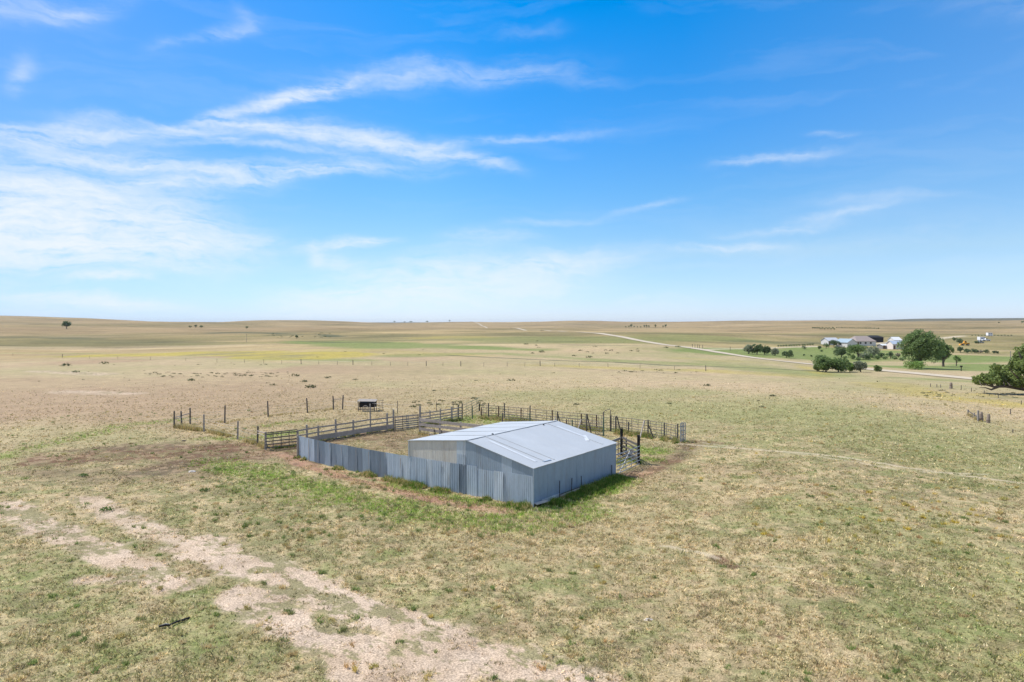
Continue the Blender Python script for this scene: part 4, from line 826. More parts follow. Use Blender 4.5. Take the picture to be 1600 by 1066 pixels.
# (name, px, base y, top y, width px, palette, label, bare)
TR = [
 ('tree', 1437, 576, 514, 64, 'mid', 'big round leafy tree beside the gravel road, largest at the farmstead', .01, 18, 15000, .34),
 ('tree', 1474, 573, 533, 38, 'mid', 'loose leafy tree close behind the right side of the big round tree', .08, 10, 5200, .32),
 ('tree', 1494.5, 572, 554, 12, 'bright', 'small pale green young tree right of the big tree pair', .3, 6, 700, .22),
 ('shrub', 1430, 577.5, 563, 26, 'bright', 'bright green shrub at the foot of the big round tree', 0, 7, 1200, .28),
 ('shrub', 1291, 581.5, 556, 34, 'mid', 'large dark bush on the near side of the gravel road', 0, 9, 3200, .30),
 ('shrub', 1310, 581.5, 560, 28, 'mid', 'dark bush merged with the right flank of the large roadside bush', 0, 8, 2500, .30),
 ('shrub', 1277, 580.5, 569, 20, 'mid', 'low bush at the left foot of the large roadside bush', 0, 6, 1000, .28),
 ('shrub', 1328, 581, 568, 18, 'bright', 'bright green bush between the large roadside bush and the grey brown one', 0, 6, 1000, .28),
 ('shrub', 1345, 581.5, 564, 20, 'grey', 'grey brown bush right of the bright green roadside bush', 0, 7, 1500, .26),
 ('shrub', 1371.5, 580.5, 571, 10, 'mid', 'small lone bush beside the road, right of the grey brown bush', 0, 5, 500, .26),
 ('shrub', 1315, 558.5, 541, 21, 'dark', 'dark round cedar bush on the lawn in front of the white gabled house', 0, 8, 1500, .34),
 ('tree', 1341, 562, 537, 28, 'mid', 'spreading dark tree in front of the brown roofed house', .28, 8, 2000, .34),
 ('shrub', 1364, 558, 541, 24, 'grey', 'grey green willow bush right of the spreading dark tree', 0, 8, 1700, .34),
 ('shrub', 1349, 561.5, 552, 18, 'grey', 'low pale bush under the spreading dark tree', 0, 6, 700, .3),
 ('shrub', 1378, 559, 551, 12, 'dark', 'small dark bush just right of the willow bush', 0, 5, 500, .3),
 ('shrub', 1391.5, 560.5, 549, 9, 'dark', 'narrow upright dark bush left of the big round tree', 0, 5, 400, .28),
 ('shrub', 1404, 559, 552, 10, 'brown', 'small brownish bush next to the big round tree on its left', 0, 5, 400, .28),
 ('shrub', 1366, 561, 556, 16, 'brown', 'very low brown bush below the willow bush', 0, 5, 300, .28),
 ('tree', 1303, 541.5, 530.5, 17, 'dark', 'dark evergreen between the two white farm buildings', .05, 7, 1100, .4),
 ('shrub', 1291, 545, 536, 10, 'mid', 'small bush in front of the leftmost white farm building', 0, 5, 400, .3),
 ('shrub', 1170, 553, 539, 18, 'grey', 'grey green bush at the left end of the roadside thicket', 0, 6, 900, .36),
 ('shrub', 1183, 554, 538, 20, 'dark', 'dark bush second from left in the roadside thicket', 0, 7, 1300, .36),
 ('shrub', 1195, 554, 540, 18, 'dark', 'dark bush third from left in the roadside thicket', 0, 7, 1100, .36),
 ('shrub', 1211, 556, 544, 15, 'grey', 'round grey green bush between the roadside thicket and the lone dark bush', 0, 7, 900, .34),
 ('shrub', 1229, 559, 547, 16, 'dark', 'lone dark rounded bush beside the road, right end of the thicket', 0, 7, 1000, .34),
 ('shrub', 1257.6, 546.5, 540, 7, 'dark', 'left small round bush on the farm lawn', 0, 4, 250, .3),
 ('shrub', 1280, 546.5, 540, 7, 'dark', 'right small round bush on the farm lawn near the white building', 0, 4, 250, .3),
 ('shrub', 1258, 556.5, 553.5, 4.5, 'dark', 'tiny left sapling on the slope below the lawn', 0, 3, 100, .25),
 ('shrub', 1268.6, 558, 554, 5, 'dark', 'tiny right sapling on the slope below the lawn', 0, 3, 100, .25),
 ('shrub', 1491, 533, 527, 8, 'dark', 'dark bush left of the yellow machine, upper one', 0, 4, 250, .4),
 ('shrub', 1500, 537.5, 529, 13, 'dark', 'dark sprawling bush directly left of the yellow machine', 0, 5, 500, .4),
 ('shrub', 1501, 551, 541, 12, 'dark', 'dark bush at the left end of the hedge below the yellow machine', 0, 5, 600, .36),
 ('shrub', 1512, 552, 545, 12, 'dark', 'second bush from left in the hedge below the yellow machine', 0, 5, 450, .36),
 ('shrub', 1523, 552, 545.5, 12, 'dark', 'third bush from left in the hedge below the yellow machine', 0, 5, 400, .36),
 ('shrub', 1532, 552, 547, 10, 'brown', 'brownish fourth bush in the hedge below the white vehicles', 0, 5, 300, .36),
 ('shrub', 1540, 552, 546.5, 8, 'dark', 'rightmost bush of the hedge below the white vehicles', 0, 4, 250, .36),
 ('shrub', 1553.5, 552.5, 548, 7, 'dark', 'left one of two small bushes right of the hedge', 0, 4, 200, .34),
 ('shrub', 1559.5, 552.5, 549, 5, 'dark', 'right one of two small bushes right of the hedge', 0, 4, 150, .34),
 ('shrub', 1527, 537, 533, 12, 'dark', 'low dark weeds in front of the white vehicles', 0, 4, 250, .4),
 ('tree', 104, 514, 501.5, 18, 'dark', 'solitary round tree far away near the left edge', .12, 9, 900, 1.2),
 ('tree', 296.5, 512.5, 508.5, 6, 'dark', 'left small tree of the far trio on the left hills', .1, 4, 160, 1.1),
 ('tree', 305.5, 512.5, 506.5, 6.5, 'dark', 'middle tallest tree of the far trio on the left hills', .1, 4, 220, 1.1),
 ('tree', 314, 513, 508.5, 7, 'dark', 'right tree of the far trio on the left hills', .1, 4, 200, 1.1),
 ('tree', 384.5, 514, 509.5, 6, 'dark', 'lone dark tree far off above the pale pole', .1, 4, 180, 1.1),
 ('tree', 463, 529.5, 524, 5, 'dark', 'tiny thin tree standing in the dark brush strip left of centre', .35, 4, 120, .7),
 ('tree', 616, 504, 501.8, 5, 'dark', 'leftmost tree on the centre horizon', .05, 3, 80, 1.4),
 ('tree', 632, 504.2, 502.4, 4, 'dark', 'second tree from left on the centre horizon', .05, 3, 70, 1.4),
 ('tree', 642.5, 504.2, 501.8, 6, 'dark', 'third and widest tree from left on the centre horizon', .05, 4, 90, 1.4),
 ('tree', 667, 503.8, 501.6, 5, 'dark', 'fourth tree from left on the centre horizon', .05, 3, 80, 1.4),
 ('tree', 702.5, 503, 499.8, 4, 'dark', 'small tree on the hilltop where the far road disappears', .05, 3, 80, 1.4),
 ('tree', 1561, 505.5, 503, 4, 'dark', 'tiny lone tree on the far right plain', .1, 3, 60, 1.2),
 ('tree', 1597, 505.5, 502, 8, 'dark', 'distant tree clump touching the right edge of the view', .05, 4, 100, 1.2),
]
for i, (nm, px, py, ty, wp, pal, lb, bare, nl, n, leaf) in enumerate(TR):
    f = dist(px, py); h = (py - ty) / F * f * (1.08 if nm == 'shrub' else .97); wd = wp / F * f * (1.0 if f > 700 else 1.22 if nm == 'shrub' else 1.02)
    if f < 700: n = int(n * 1.5)
    t_ = mk_tree(nm, h, wd, 100 + i, pal, tname='trunk' if nm == 'tree' else 'stem', bare=bare if bare else .02, nl=nl, n=n, leaf=leaf if f < 900 else leaf * f / 1500)
    put(t_, px, py, lb, 'tree' if nm == 'tree' else 'bush')
bush0 = mk_tree('shrub', 2.4, 4.0, 777, 'mid', tname='stem', bare=.02, nl=7, n=700, leaf=.32)
for k, (px, py, sc_) in enumerate([(1333, 562, .8), (1341, 564, .6), (1357, 562, .9), (1372, 562, .8), (1383, 562, .6), (1398, 562, .7), (1410, 564, .7), (1320, 560, .5), (1326, 556, .6), (1386, 556, .5), (1330, 548, .9), (1338, 545, 1.0), (1352, 546, .9), (1308, 546, .7), (1284, 550, .5)]):
    b_ = bush0 if k == 0 else copy_tree(bush0); put(b_, px, py, 'low scrubby bush in the loose planting between the farmhouses and the road', 'bush', 'low bushes between the farmhouses and the road', sc_, sz=sc_ * rnd(.8, 1.2))
# far cluster and windbreak rows: copies of three trees
protos = [mk_tree('distant_tree', 6.0, 6.0, 400 + k, 'dark', nl=4, n=90, leaf=1.1, bare=.08) for k in range(3)]
used = [False] * 3
def far_tree(px, py, hpx, k, label, group, wide=1.0):
    p = at(px, py); f = p.y; s = hpx / F * f / 6.0; o = protos[k] if not used[k] else copy_tree(protos[k]); used[k] = True
    o.location = p; o.scale = (s * wide, s * wide, s); o.rotation_euler = (0, 0, rnd(0, 6)); tag(o, label, 'tree', group)
for k, x in enumerate(list(np.arange(1270, 1306, 2.6))): far_tree(x, 514.2 + (1.6 if 1278 < x < 1304 and k % 2 else 0), 3.2, k % 3, 'tree in the dense dark left part of the far windbreak on the plain', 'trees in the dense end of the far windbreak', 1.1)
for k, x in enumerate(list(np.arange(1308, 1376, 3.1))): far_tree(x + rnd(-.6, .6), 513.2 + (x - 1308) * .025, 2.6 + rnd(-.5, .4), k % 3, 'small tree in the single thin row of the far windbreak on the plain', 'trees in the thin row of the far windbreak')
for k, (x, h) in enumerate(((978, 3), (983, 4), (986, 6.5), (991, 3.5), (996, 3.2), (1001, 3), (1007, 5), (1010, 5.6), (1014, 4.5), (1024, 5.5), (1036, 4.5), (1040, 6), (955, 1.5), (1058, 1.5))):
    far_tree(x, 512.6, h, k % 3, 'one of the small dark trees scattered along the horizon right of centre', 'trees scattered on the horizon right of centre', .75)
for k, x in enumerate(np.arange(1216, 1274, 4.2)): far_tree(x, 542.6 - (x - 1216) * .045, 3.6, k % 3, 'low bush in the hedge row behind the farm lawn', 'hedge row behind the farm lawn', 1.5)
for k, x in enumerate(np.arange(1519, 1582, 5.1)): far_tree(x, 525 + rnd(-.2, .5), 2.0, k % 3, 'low dark bush in the line behind the parked vehicles', 'low bushes behind the parked vehicles', 1.8)

# tree at the right edge: low sprawling limbs, crown reaching out of frame
f0 = 104.0; base = Vector((0, 0, 0)); bx0 = (1640 - 800) / F * f0
rt = thing('leaning_tree', (bx0, f0, 0), 'sprawling leafy tree with low bare boughs at the right edge', 'tree')
def rp_(px, py, dy=0.0):
    d = pdir(px, py); k = (f0 + dy) / d[1]; return Vector((d[0] * k - bx0, d[1] * k - f0, CAMH + d[2] * k))
tb = MB()
tb.tube([(0, 0, -.3), rp_(1625, 612), rp_(1600, 608), rp_(1572, 604), rp_(1552, 604.5), rp_(1535, 600)], [.5, .42, .30, .2, .14, .06], 8)
tb.tube([rp_(1562, 604), rp_(1549, 609), rp_(1540, 606), rp_(1530, 606)], [.16, .14, .08, .03], 7)
tb.tube([rp_(1625, 612), rp_(1612, 590), rp_(1600, 570), rp_(1592, 550)], [.4, .3, .2, .08], 7)
tb.tube([rp_(1572, 604, 1), rp_(1568, 588, 1.5), rp_(1560, 575, 2)], [.18, .12, .04], 6)
tb.tube([rp_(1600, 608, -1), rp_(1592, 592, -1.5), rp_(1578, 577, -2)], [.2, .14, .04], 6)
tb.tube([rp_(1552, 604), rp_(1545, 595), rp_(1534, 588)], [.12, .08, .03], 6)
for k in range(9): 
    x = 1528 + k * 9; tb.tube([rp_(x + 6, 603, rnd(-2, 2)), rp_(x + rnd(-8, 4), 590 + rnd(-8, 6), rnd(-2, 2))], [.06, .02], 5)
tb.v = [v + Vector((bx0, f0, 0)) for v in tb.v]; tb.build('trunk', M_bark, rt)
u = f0 / F
LB = [(1536, 594, 13, 8), (1549, 590, 14, 10), (1560, 584, 12, 9), (1560, 597, 14, 7), (1573, 590, 14, 11), (1582, 580, 12, 12), (1590, 595, 16, 10), (1588, 566, 9, 9), (1597, 556, 10, 10), (1600, 578, 14, 14), (1612, 590, 18, 14), (1612, 565, 16, 16), (1556, 574, 7, 5), (1575, 572, 6, 5), (1590, 545, 5, 3), (1605, 542, 9, 6), (1640, 575, 26, 28), (1636, 545, 18, 14), (1531, 601, 6, 3.5), (1660, 590, 26, 20)]
lob = []
for (x, y, rx, rz_) in LB:
    c = rp_(x, y, rnd(-2.5, 2.5)); lob.append((c.x, c.y, c.z, rx * u, rx * u * 1.3, rz_ * u))
V, Fc, col = lobes_cloud(lob, 30000, .34, 77, (.09, .13, .035), (.29, .36, .10), gap=.42, gapwl=1.5); leaf_obj(rt, V, Fc, col)

# ------------------------------------------------------------------ farm buildings
def wpt(o_, rz, x, y, z): return o_ + Matrix.Rotation(rz, 3, 'Z') @ Vector((x, y, z))
def house(name, px, py, wd, dp, h, rh, rz, mw, mr, label, cat, wins=2, door=True, hip=0.0, doorm=None, lift=0):
    p = at(px, py); rz = R(rz); o = thing(name, p, label, cat); W = lambda x, y, z: wpt(p, rz, x, y, z)
    mb = MB(); a, b = wd / 2, dp / 2
    mb.add([W(-a, -b, -.6), W(a, -b, -.6), W(a, b, -.6), W(-a, b, -.6), W(-a, -b, h), W(a, -b, h), W(a, b, h), W(-a, b, h)] + [W(-a + hip, 0, h + rh - .04), W(a - hip, 0, h + rh - .04)],
           [(0, 1, 5, 4), (2, 3, 7, 6), (1, 2, 6, 9, 5), (3, 0, 4, 8, 7), (4, 5, 9, 8), (6, 7, 8, 9)]); mb.build('wall', mw, o)
    e = .35; r = MB(); k = rh / b; hz = h - e * k
    for s in (-1, 1):
        q0 = [W(-a - e, s * (b + e), hz), W(a + e, s * (b + e), hz), W(a + e - hip, 0, h + rh), W(-a - e + hip, 0, h + rh)]; up_ = Vector((0, 0, .12))
        r.add(q0 + [v + up_ for v in q0], [(3, 2, 1, 0), (4, 5, 6, 7), (0, 1, 5, 4), (1, 2, 6, 5), (2, 3, 7, 6), (3, 0, 4, 7)])
    if hip:
        for s in (-1, 1):
            q0 = [W(s * (a + e), -b - e, hz), W(s * (a + e), b + e, hz), W(s * (a + e - hip), 0, h + rh)]; r.add(q0 + [v + Vector((0, 0, .12)) for v in q0], [(0, 1, 2), (3, 4, 5), (0, 1, 4, 3), (1, 2, 5, 4), (2, 0, 3, 5)])
    ro = r.build('roof', mr, o)
    for i in range(wins):
        x = -a + wd * (i + .7) / (wins + .7); f_ = MB().add([W(x - .55, -b - .05, 1.0), W(x + .55, -b - .05, 1.0), W(x + .55, -b - .05, 2.1), W(x - .55, -b - .05, 2.1), W(x - .55, -b, 1.0), W(x + .55, -b, 1.0), W(x + .55, -b, 2.1), W(x - .55, -b, 2.1)], [(0, 1, 2, 3), (0, 4, 5, 1), (1, 5, 6, 2), (2, 6, 7, 3), (3, 7, 4, 0)]).build('window', M_glass, o)
    if door:
        x = -a + .9; MB().add([W(x - .5, -b - .06, 0), W(x + .5, -b - .06, 0), W(x + .5, -b - .06, 2.1), W(x - .5, -b - .06, 2.1), W(x - .5, -b, 0), W(x + .5, -b, 0), W(x + .5, -b, 2.1), W(x - .5, -b, 2.1)], [(0, 1, 2, 3), (0, 4, 5, 1), (1, 5, 6, 2), (2, 6, 7, 3), (3, 7, 4, 0)]).build('door', doorm or M_brown, o)
    return o
fk = dist(1320, 542) / F
house('farmhouse', 1297, 538.5, 20 * fk, 7, 2.5, 1.7, 12, M_white, mat('grey_blue_shingles', (.42, .44, .47), var=.1), 'leftmost white farm building with a grey roof behind the dark evergreen', 'house', wins=2)
o = house('farmhouse', 1322, 542, 9, 16 * fk + 1, 2.7, 2.0, -70, M_white, M_roofB, 'white gabled farm building with a pale blue roof facing the lawn', 'house', wins=1, door=False)
p = at(1326, 542.5)
house('farmhouse', 1345, 539.5, 32 * fk, 12, 2.6, 3.0, 4, M_white, M_shingle, 'long house with a broad brown shingle roof behind the trees', 'house', wins=3, hip=2.5)
house('barn', 1365, 534.5, 24 * fk, 9, 3.2, 1.2, -4, M_black, M_black, 'long black barn behind the brown roofed house', 'barn', wins=0, door=False, hip=2.2)
house('small_shed', 1382, 545, 14 * fk, 5, 1.9, .7, 5, mat('shed_grey', (.22, .21, .2), var=.1), M_roofW, 'small grey shed with a bright white roof left of the big tree', 'shed', wins=0, door=True)
house('cottage', 1399, 545.5, 17 * fk, 6, 2.9, 1.6, 3, mat('cream_wall', (.68, .60, .55), var=.05), mat('grey_metal_roof', (.40, .45, .52), rough=.5, metal=.2, var=.1), 'cream cottage with a grey roof half hidden by the big tree', 'house', wins=1)
house('barn', 1398, 537.5, 13 * fk, 7, 2.6, 1.8, 3, M_white, M_roofW, 'white barn roof behind the cream cottage', 'barn', wins=0, door=False)

# vehicles far at the right
def wheel_at(par, p, r, wdt, axis):
    w_ = MB().tube([p - axis * wdt / 2, p + axis * wdt / 2], r, 14).build('wheel', M_tyre, par); MB().tube([p - axis * (wdt / 2 + .02), p + axis * (wdt / 2 + .02)], r * .5, 10).build('rim', M_galv, w_)
def vehicle(name, px, py, lg, label, cat, m, rz, kind):
    p = at(px, py); o = thing(name, p, label, cat); rz = R(rz); W = lambda x, y, z: wpt(p, rz, x, y, z); ay = Matrix.Rotation(rz, 3, 'Z') @ Vector((0, 1, 0)); h = .9
    def prism(prof, hw, nm, mm):
        n = len(prof); b = MB(); b.add([W(x, -hw, z) for x, z in prof] + [W(x, hw, z) for x, z in prof], [tuple(range(n)), tuple(range(2 * n - 1, n - 1, -1))] + [(i, (i + 1) % n, n + (i + 1) % n, n + i) for i in range(n)]); return b.build(nm, mm, o)
    a = lg / 2
    if kind == 'pickup':
        prism([(-a, .45), (a, .45), (a, 1.0), (a * .45, 1.1), (-a, 1.05)], .95, 'body', m); prism([(-a * .25, 1.08), (a * .45, 1.1), (a * .25, 1.75), (-a * .2, 1.78)], .82, 'cab', m); prism([(-a * .18, 1.2), (a * .38, 1.2), (a * .22, 1.66), (-a * .14, 1.68)], .84, 'side_windows', M_glass)
    elif kind == 'van':
        prism([(-a, .5), (a, .5), (a, 1.4), (a * .8, 2.6), (-a, 2.7)], 1.1, 'body', m); prism([(a * .3, 1.5), (a * .8, 1.5), (a * .7, 2.2), (a * .3, 2.2)], 1.12, 'side_windows', M_glass); prism([(-a * .7, 1.5), (0, 1.5), (0, 2.1), (-a * .7, 2.1)], 1.12, 'side_windows', M_glass)
    elif kind == 'loader':
        prism([(-a, .7), (a * .55, .7), (a * .55, 1.5), (-a, 1.7)], .7, 'body', m); prism([(-a * .3, 1.6), (a * .3, 1.6), (a * .25, 2.8), (-a * .25, 2.8)], .65, 'cab', m); prism([(-a * .2, 1.9), (a * .22, 1.9), (a * .18, 2.6), (-a * .18, 2.6)], .67, 'cab_windows', M_glass)
        MB().bar(W(a * .3, 0, 1.5), W(a * 1.1, 0, .7), .5, .2).build('loader_arm', m, o); prism([(a * 1.05, .2), (a * 1.35, .2), (a * 1.2, 1.0), (a * 1.05, .9)], 1.0, 'bucket', m)
        h = .55
    r = .62 if kind == 'loader' else .38
    for x in (-a * .62, a * .6):
        for s in (-1, 1): wheel_at(o, W(x, s * .92, r), r, .25, ay)
    return o
vehicle('wheel_loader', 1508, 540, 4.6, 'orange yellow loader parked among dark bushes in the distance', 'loader', M_yel, 170, 'loader')
vehicle('camper_van', 1533.5, 532.5, 4.6, 'tall white van parked on the far dry field', 'van', M_carW, 14, 'van')
vehicle('pickup_truck', 1541, 533, 5.2, 'low white pickup truck just right of the tall white van', 'truck', M_carW, -8, 'pickup')
vehicle('pickup_truck', 1531, 536.5, 5.0, 'grey pickup truck in front of the tall white van', 'truck', M_carG, 5, 'pickup')
vehicle('camper_van', 1546, 525.5, 3.6, 'white trailer-like van farther back in line with the low bushes', 'van', M_carW, 3, 'van')
# poles
p = at(385, 535); o = thing('utility_pole', p, 'thin lone pole standing in the far left pasture', 'pole'); h = 13 / F * p.y
MB().tube([p, p + Vector((0, 0, h))], [.12, .08], 8).build('shaft', M_pole, o); MB().bar(p + Vector((-.6, 0, h * .93)), p + Vector((.6, 0, h * .93)), .1, .12).build('crossarm', M_pole, o)
p = at(1579, 563); o = thing('utility_pole', p, 'weathered pole rising beside the sprawling tree on the right', 'pole')
MB().tube([p, p + Vector((0, 0, 3.6))], [.16, .12], 8).build('shaft', M_wood, o); MB().bar(p + Vector((-.3, 0, 3.3)), p + Vector((.3, 0, 3.3)), .1, .1).build('crossarm', M_wood, o)
p = at(1502, 580); o = thing('mailbox_post', p, 'short black marker post at the roadside near the big tree', 'post'); MB().bar(p, p + Vector((0, 0, 1.1)), .14, .14).build('shaft', M_tar, o); MB().box(p + Vector((0, 0, 1.2)), (.5, .3, .3)).build('top_box', M_tar, o)

# ------------------------------------------------------------------ grass tufts (uncountable ground cover)
def tufts(name, x, y, hgt, colr, blades, wid, label, spread=.06, lean=.5, z0=None):
    n = len(x); k = blades; rg_ = np.random.default_rng(len(name) + n); z = T(x, y) if z0 is None else z0
    X = np.repeat(np.stack([x, y, z], 1), k, 0); H = np.repeat(hgt, k) * (.55 + .75 * rg_.random(n * k)); a = rg_.random(n * k) * 2 * math.pi
    sp = np.repeat(hgt, k) * spread / .1; off = rg_.normal(size=(n * k, 2)) * (sp * .5)[:, None]
    B = X.copy(); B[:, 0] += off[:, 0]; B[:, 1] += off[:, 1]; B[:, 2] -= .02
    ln = H * lean * (.3 + rg_.random(n * k)); Tt = B.copy(); Tt[:, 0] += np.cos(a) * ln; Tt[:, 1] += np.sin(a) * ln; Tt[:, 2] += H
    wv = np.repeat(wid, k) * (.6 + .8 * rg_.random(n * k)); b2 = rg_.random(n * k) * math.pi; W_ = np.stack([np.cos(b2) * wv, np.sin(b2) * wv, np.zeros(n * k)], 1)
    V = np.stack([B - W_, B + W_, Tt], 1).reshape(-1, 3); Fc = np.arange(n * k * 3).reshape(-1, 3)
    cc = np.repeat(colr, k, 0) * (.65 + .8 * rg_.random((n * k, 1))); cc = np.repeat(cc, 3, 0)
    me = raw_mesh(name, V, Fc, M_grass, cc); o = bpy.data.objects.new(name, me); C.objects.link(o); return tag(o, label, 'grass', kind='stuff')
def inside_bld(x, y):
    dx_, dy_ = x - Ncor.x, y - Ncor.y; u_ = dx_ * Rdir.x + dy_ * Rdir.y; v_ = dx_ * Ldir.x + dy_ * Ldir.y
    return (u_ > -.02) & (u_ < RL + .05) & (v_ > -.05) & (v_ < LL + .1)
NT = 330000
uu = rng.random(NT); r0_, r1_ = 19.0, 180.0; pw = .45
rT = (r0_ ** pw + (r1_ ** pw - r0_ ** pw) * uu) ** (1 / pw); aT = (rng.random(NT) * 2 - 1) * .70
xT = np.sin(aT) * rT; yT = np.cos(aT) * rT
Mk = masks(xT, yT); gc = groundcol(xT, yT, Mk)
dn = .60 + (fbm(xT, yT, 1.6, 4, 200, .65) - .5) * 1.6 + Mk['lush'] * .8 + Mk['green'] * .2 + Mk['straw'] * .3 - Mk['pale'] * .75 + (fbm(xT, yT, .8, 3, 205, .7) - .5) * 1.6 * Mk['pale'] - Mk['red'] * .30 - Mk['track'] * .8
keep = (rng.random(NT) < np.clip(dn, .02, 1) * (1 - sst(42, 150, rT))) & ~inside_bld(xT, yT)
xT, yT, rT, gc = xT[keep], yT[keep], rT[keep], gc[keep]; Mk = {k: v[keep] for k, v in Mk.items()}; n = len(xT)
q = rng.random(n); kind_g = (q < .42 + Mk['lush'] * .45 + Mk['green'] * .2 - Mk['straw'] * .3)
gcol = np.where(kind_g[:, None], lin((142, 142, 88)) * .90, lin((216, 196, 152)) * .95)
gcol = np.where((kind_g & (Mk['lush'] > .3))[:, None], lin((132, 164, 62)) * 1.0, gcol)
yl = (rng.random(n) < .35 * Mk['yellow'] + .012 * (xT > 15) * (yT < 60)); rr3 = rng.random(n)[:, None]; gcol = np.where(rr3 < .16, lin((158, 134, 104)) * .9, gcol); gcol = np.where((rr3 > .16) & (rr3 < .30), lin((112, 112, 72)) * .9, gcol); gcol = np.where((rr3 > .93), lin((226, 212, 176)), gcol)
gcol = np.where(yl[:, None], lin((215, 186, 62)) * .9, gcol)
colT = (gcol * .72 + gc * .58) * (.72 + .66 * rng.random((n, 1)))
hT = (.035 + .065 * rng.random(n) ** 2 + .07 * Mk['lush'] * rng.random(n) + .05 * Mk['straw'] * rng.random(n) + .10 * (rng.random(n) < .03)) * (1 + rT / 300)
tufts('grass', xT, yT, hT, colT, 6, .012 + rT * .00018, 'short dry and green grass covering the pasture', spread=.10, lean=.8)
# taller fringe at the shed walls, windbreak and fences
fx, fy, fh, fcg = [], [], [], []
def fringe(P, n, wd, h, cols_, off=(0, 0)):
    P = [Vector((p[0], p[1], 0)) for p in P]; ln = [(b - a).length for a, b in zip(P[:-1], P[1:])]; tot = sum(ln)
    for _ in range(n):
        d = random.random() * tot; i = 0
        while d > ln[i] and i < len(ln) - 1: d -= ln[i]; i += 1
        p = P[i].lerp(P[i + 1], d / ln[i]); u_ = random.random() ** 1.5 * wd
        if float(vnoise(np.array([p.x * 1.3]), np.array([p.y * 1.3]), 5)[0]) < .38 or random.random() < .1: continue
        h_k = .5 + 1.2 * float(vnoise(np.array([p.x * 1.3]), np.array([p.y * 1.3]), 5)[0])
        fx.append(p.x + off[0] * u_ + rnd(-.1, .1)); fy.append(p.y + off[1] * u_ + rnd(-.1, .1)); fh.append(h * h_k * rnd(.4, 1.15) * (1 - .5 * u_ / wd)); fcg.append(random.choice(cols_))
GR = [(98, 132, 48), (112, 140, 55), (84, 116, 44), (150, 150, 80)]; DR = [(205, 188, 140), (190, 170, 120), (170, 160, 100)]
fringe([Ncor + Sout * .6 + Rdir * .9, Rcor + Sout * .45], 2600, 1.3, .26, GR, (Sout.x, Sout.y))
fringe([Ncor + Gout * .3, Lcor + Gout * .25], 2300, .7, .24, GR + GR + DR, (Gout.x, Gout.y))
fringe([Vector((p.x, p.y, 0)) + Vector((-.05, -.12, 0)) for p in Pw], 1300, .5, .26, GR + DR + DR, (-.4, -.9))
fringe([pos[272], pos[318.5], pos[371], pos[402], BP[0]], 1500, .9, .40, DR, (.3, .9))
fringe([pos[297], pos[351], pos[419], pos[480.5], pos[521]], 260, 2.2, .2, DR, (0, 1))
fringe(BP, 900, .7, .28, GR + DR, (-.3, .95)); fringe(BP2, 500, .8, .3, GR + DR, (0, -1)); fringe(PP, 500, .5, .28, DR, (-.3, -.95))
fringe(BL, 1200, 1.2, .34, GR + DR + DR, (-.3, -.9)); fringe(BL2, 1200, 1.3, .36, DR + DR + GR, (-.3, -.9)); fringe([P2, P1, P3], 400, .6, .25, GR, (.5, -.3))
fringe([a, m_, b], 100, .6, .3, DR, (0, -1))
fcg = np.array([lin(c) for c in fcg]) * .95
tufts('tall_grass', np.array(fx), np.array(fy), np.array(fh), fcg, 12, np.full(len(fx), .022), 'taller green and straw grass fringing the shed walls and fences', spread=.035, lean=.45)
cx_, cy_, ch_, cc_ = [], [], [], []
def clumps(x0, x1, y0, y1, n, h, cols_):
    for _ in range(n):
        p = at(rnd(x0, x1), rnd(y0, y1)); c = lin(random.choice(cols_)) * rnd(.8, 1.1)
        for k in range(random.randint(2, 5)): cx_.append(p.x + rnd(-.12, .12)); cy_.append(p.y + rnd(-.12, .12)); ch_.append(h * rnd(.6, 1.3)); cc_.append(c)
GOLD = [(206, 186, 112), (212, 192, 128), (188, 178, 108), (204, 172, 122)]; STR = [(222, 204, 160), (206, 184, 136), (190, 176, 120)]; GRN = [(132, 148, 84), (140, 156, 92), (150, 156, 100)]
clumps(1180, 1600, 760, 850, 60, .15, GOLD + [(204, 182, 84)]); clumps(1080, 1600, 690, 860, 60, .13, GOLD + GRN); clumps(880, 1600, 860, 1066, 60, .12, STR + GRN); clumps(0, 560, 850, 1066, 70, .15, STR + GRN); clumps(500, 1000, 880, 1066, 30, .13, GOLD + GRN)
clumps(330, 930, 725, 840, 260, .17, GRN + GRN + STR); clumps(0, 420, 640, 720, 90, .15, GRN + STR); clumps(420, 1100, 800, 880, 90, .14, STR); clumps(0, 500, 740, 860, 60, .14, GRN + STR); clumps(1000, 1500, 620, 700, 70, .16, GOLD + STR)
cx_, cy_ = np.array(cx_), np.array(cy_); ok_ = ~inside_bld(cx_, cy_)
tufts('grass_clumps', cx_[ok_], cy_[ok_], np.array(ch_)[ok_], np.array(cc_)[ok_] * .95, 18, np.full(int(ok_.sum()), .014), 'scattered larger tufts of straw, gold and green grass', spread=.06, lean=.7)
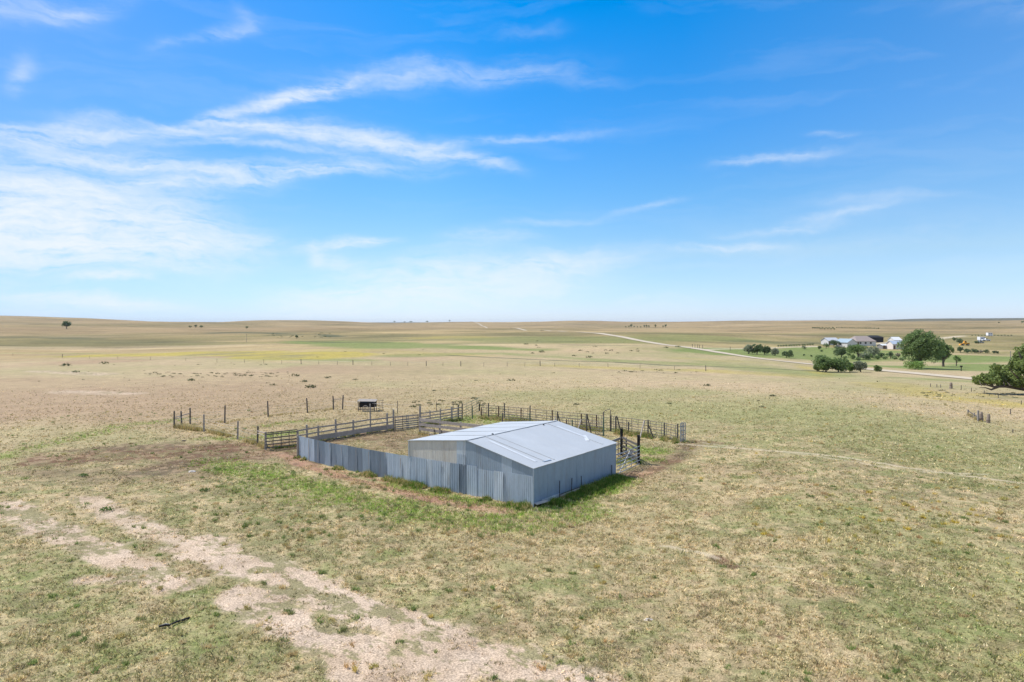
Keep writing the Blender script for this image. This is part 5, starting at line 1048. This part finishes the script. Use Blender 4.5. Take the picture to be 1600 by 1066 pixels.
# low scrub / weed clumps dotted over the middle distance
sx_, sy_, ss_ = [], [], []
def dots(x0, x1, y0, y1, n, s):
    for _ in range(n):
        p = at(rnd(x0, x1), rnd(y0, y1)); sx_.append(p.x); sy_.append(p.y); ss_.append(s * rnd(.5, 1.3))
dots(215, 460, 582, 590, 60, .36); dots(60, 460, 576, 600, 20, .25); dots(0, 420, 556, 572, 40, .3); dots(950, 1290, 577, 584, 60, .5); dots(1290, 1480, 592, 600, 16, .6); dots(560, 1500, 582, 640, 14, .35); dots(640, 760, 626, 634, 22, .28); dots(150, 600, 545, 562, 16, .5); dots(820, 1100, 533, 560, 26, .9); dots(400, 520, 520, 528, 30, .9); dots(430, 760, 540, 560, 8, .5); dots(1440, 1600, 606, 622, 40, .28); dots(1290, 1600, 586, 600, 30, .3)
for (x, y, s) in ((485, 606, .9), (426, 602, .5), (799, 595, .7), (555, 594, .5), (512, 591, .7), (461, 588, .8), (475, 597, .7), (1105, 603, .6), (102, 572, 1.4), (163, 569, 1.2), (118, 582, .8), (298, 595, .8), (129, 744, .35), (167, 798, .35), (320, 767, .3), (455, 738, .25)):
    p = at(x, y); sx_.append(p.x); sy_.append(p.y); ss_.append(s)
V_, F_, C_ = [], [], []; nb = 0
for i, (x, y, s) in enumerate(zip(sx_, sy_, ss_)):
    z = Tz(x, y); r_ = math.hypot(x, y); V, Fc, col = lobes_cloud([(x, y, z + s * .12, s * 1.2, s * .8, s * .42)], 70 if r_ < 120 else 40, max(.05, s * .34), 900 + i, *(((.08, .13, .03), (.17, .25, .06)) if r_ < 62 else ((.06, .075, .032), (.16, .175, .07))), gap=.2, gapwl=.6)
    V_.append(V); F_.append(Fc + nb); C_.append(col); nb += len(V)
o = bpy.data.objects.new('scrub', raw_mesh('scrub', np.vstack(V_), np.vstack(F_), M_leaf, np.vstack(C_))); C.objects.link(o); tag(o, 'low dark weed clumps dotted over the pasture', 'weeds', kind='stuff')

# ------------------------------------------------------------------ air

hz = MB().box((0, 0, .5 * (gz.min() - 1 + max(62, gz.max() + 4))), (30000, 30000, max(62, gz.max() + 4) - gz.min() + 1)).build('haze', M_white); hz.data.materials.clear()
hm = bpy.data.materials.new('haze'); hm.use_nodes = True; hm.node_tree.nodes.clear()
ho = hm.node_tree.nodes.new('ShaderNodeOutputMaterial'); hv = hm.node_tree.nodes.new('ShaderNodeVolumePrincipled'); hv.inputs['Color'].default_value = (.80, .88, 1, 1); hv.inputs['Density'].default_value = .000035
hm.node_tree.links.new(hv.outputs[0], ho.inputs['Volume']); hz.data.materials.append(hm); tag(hz, 'thin pale haze over the plain', 'haze', kind='stuff')
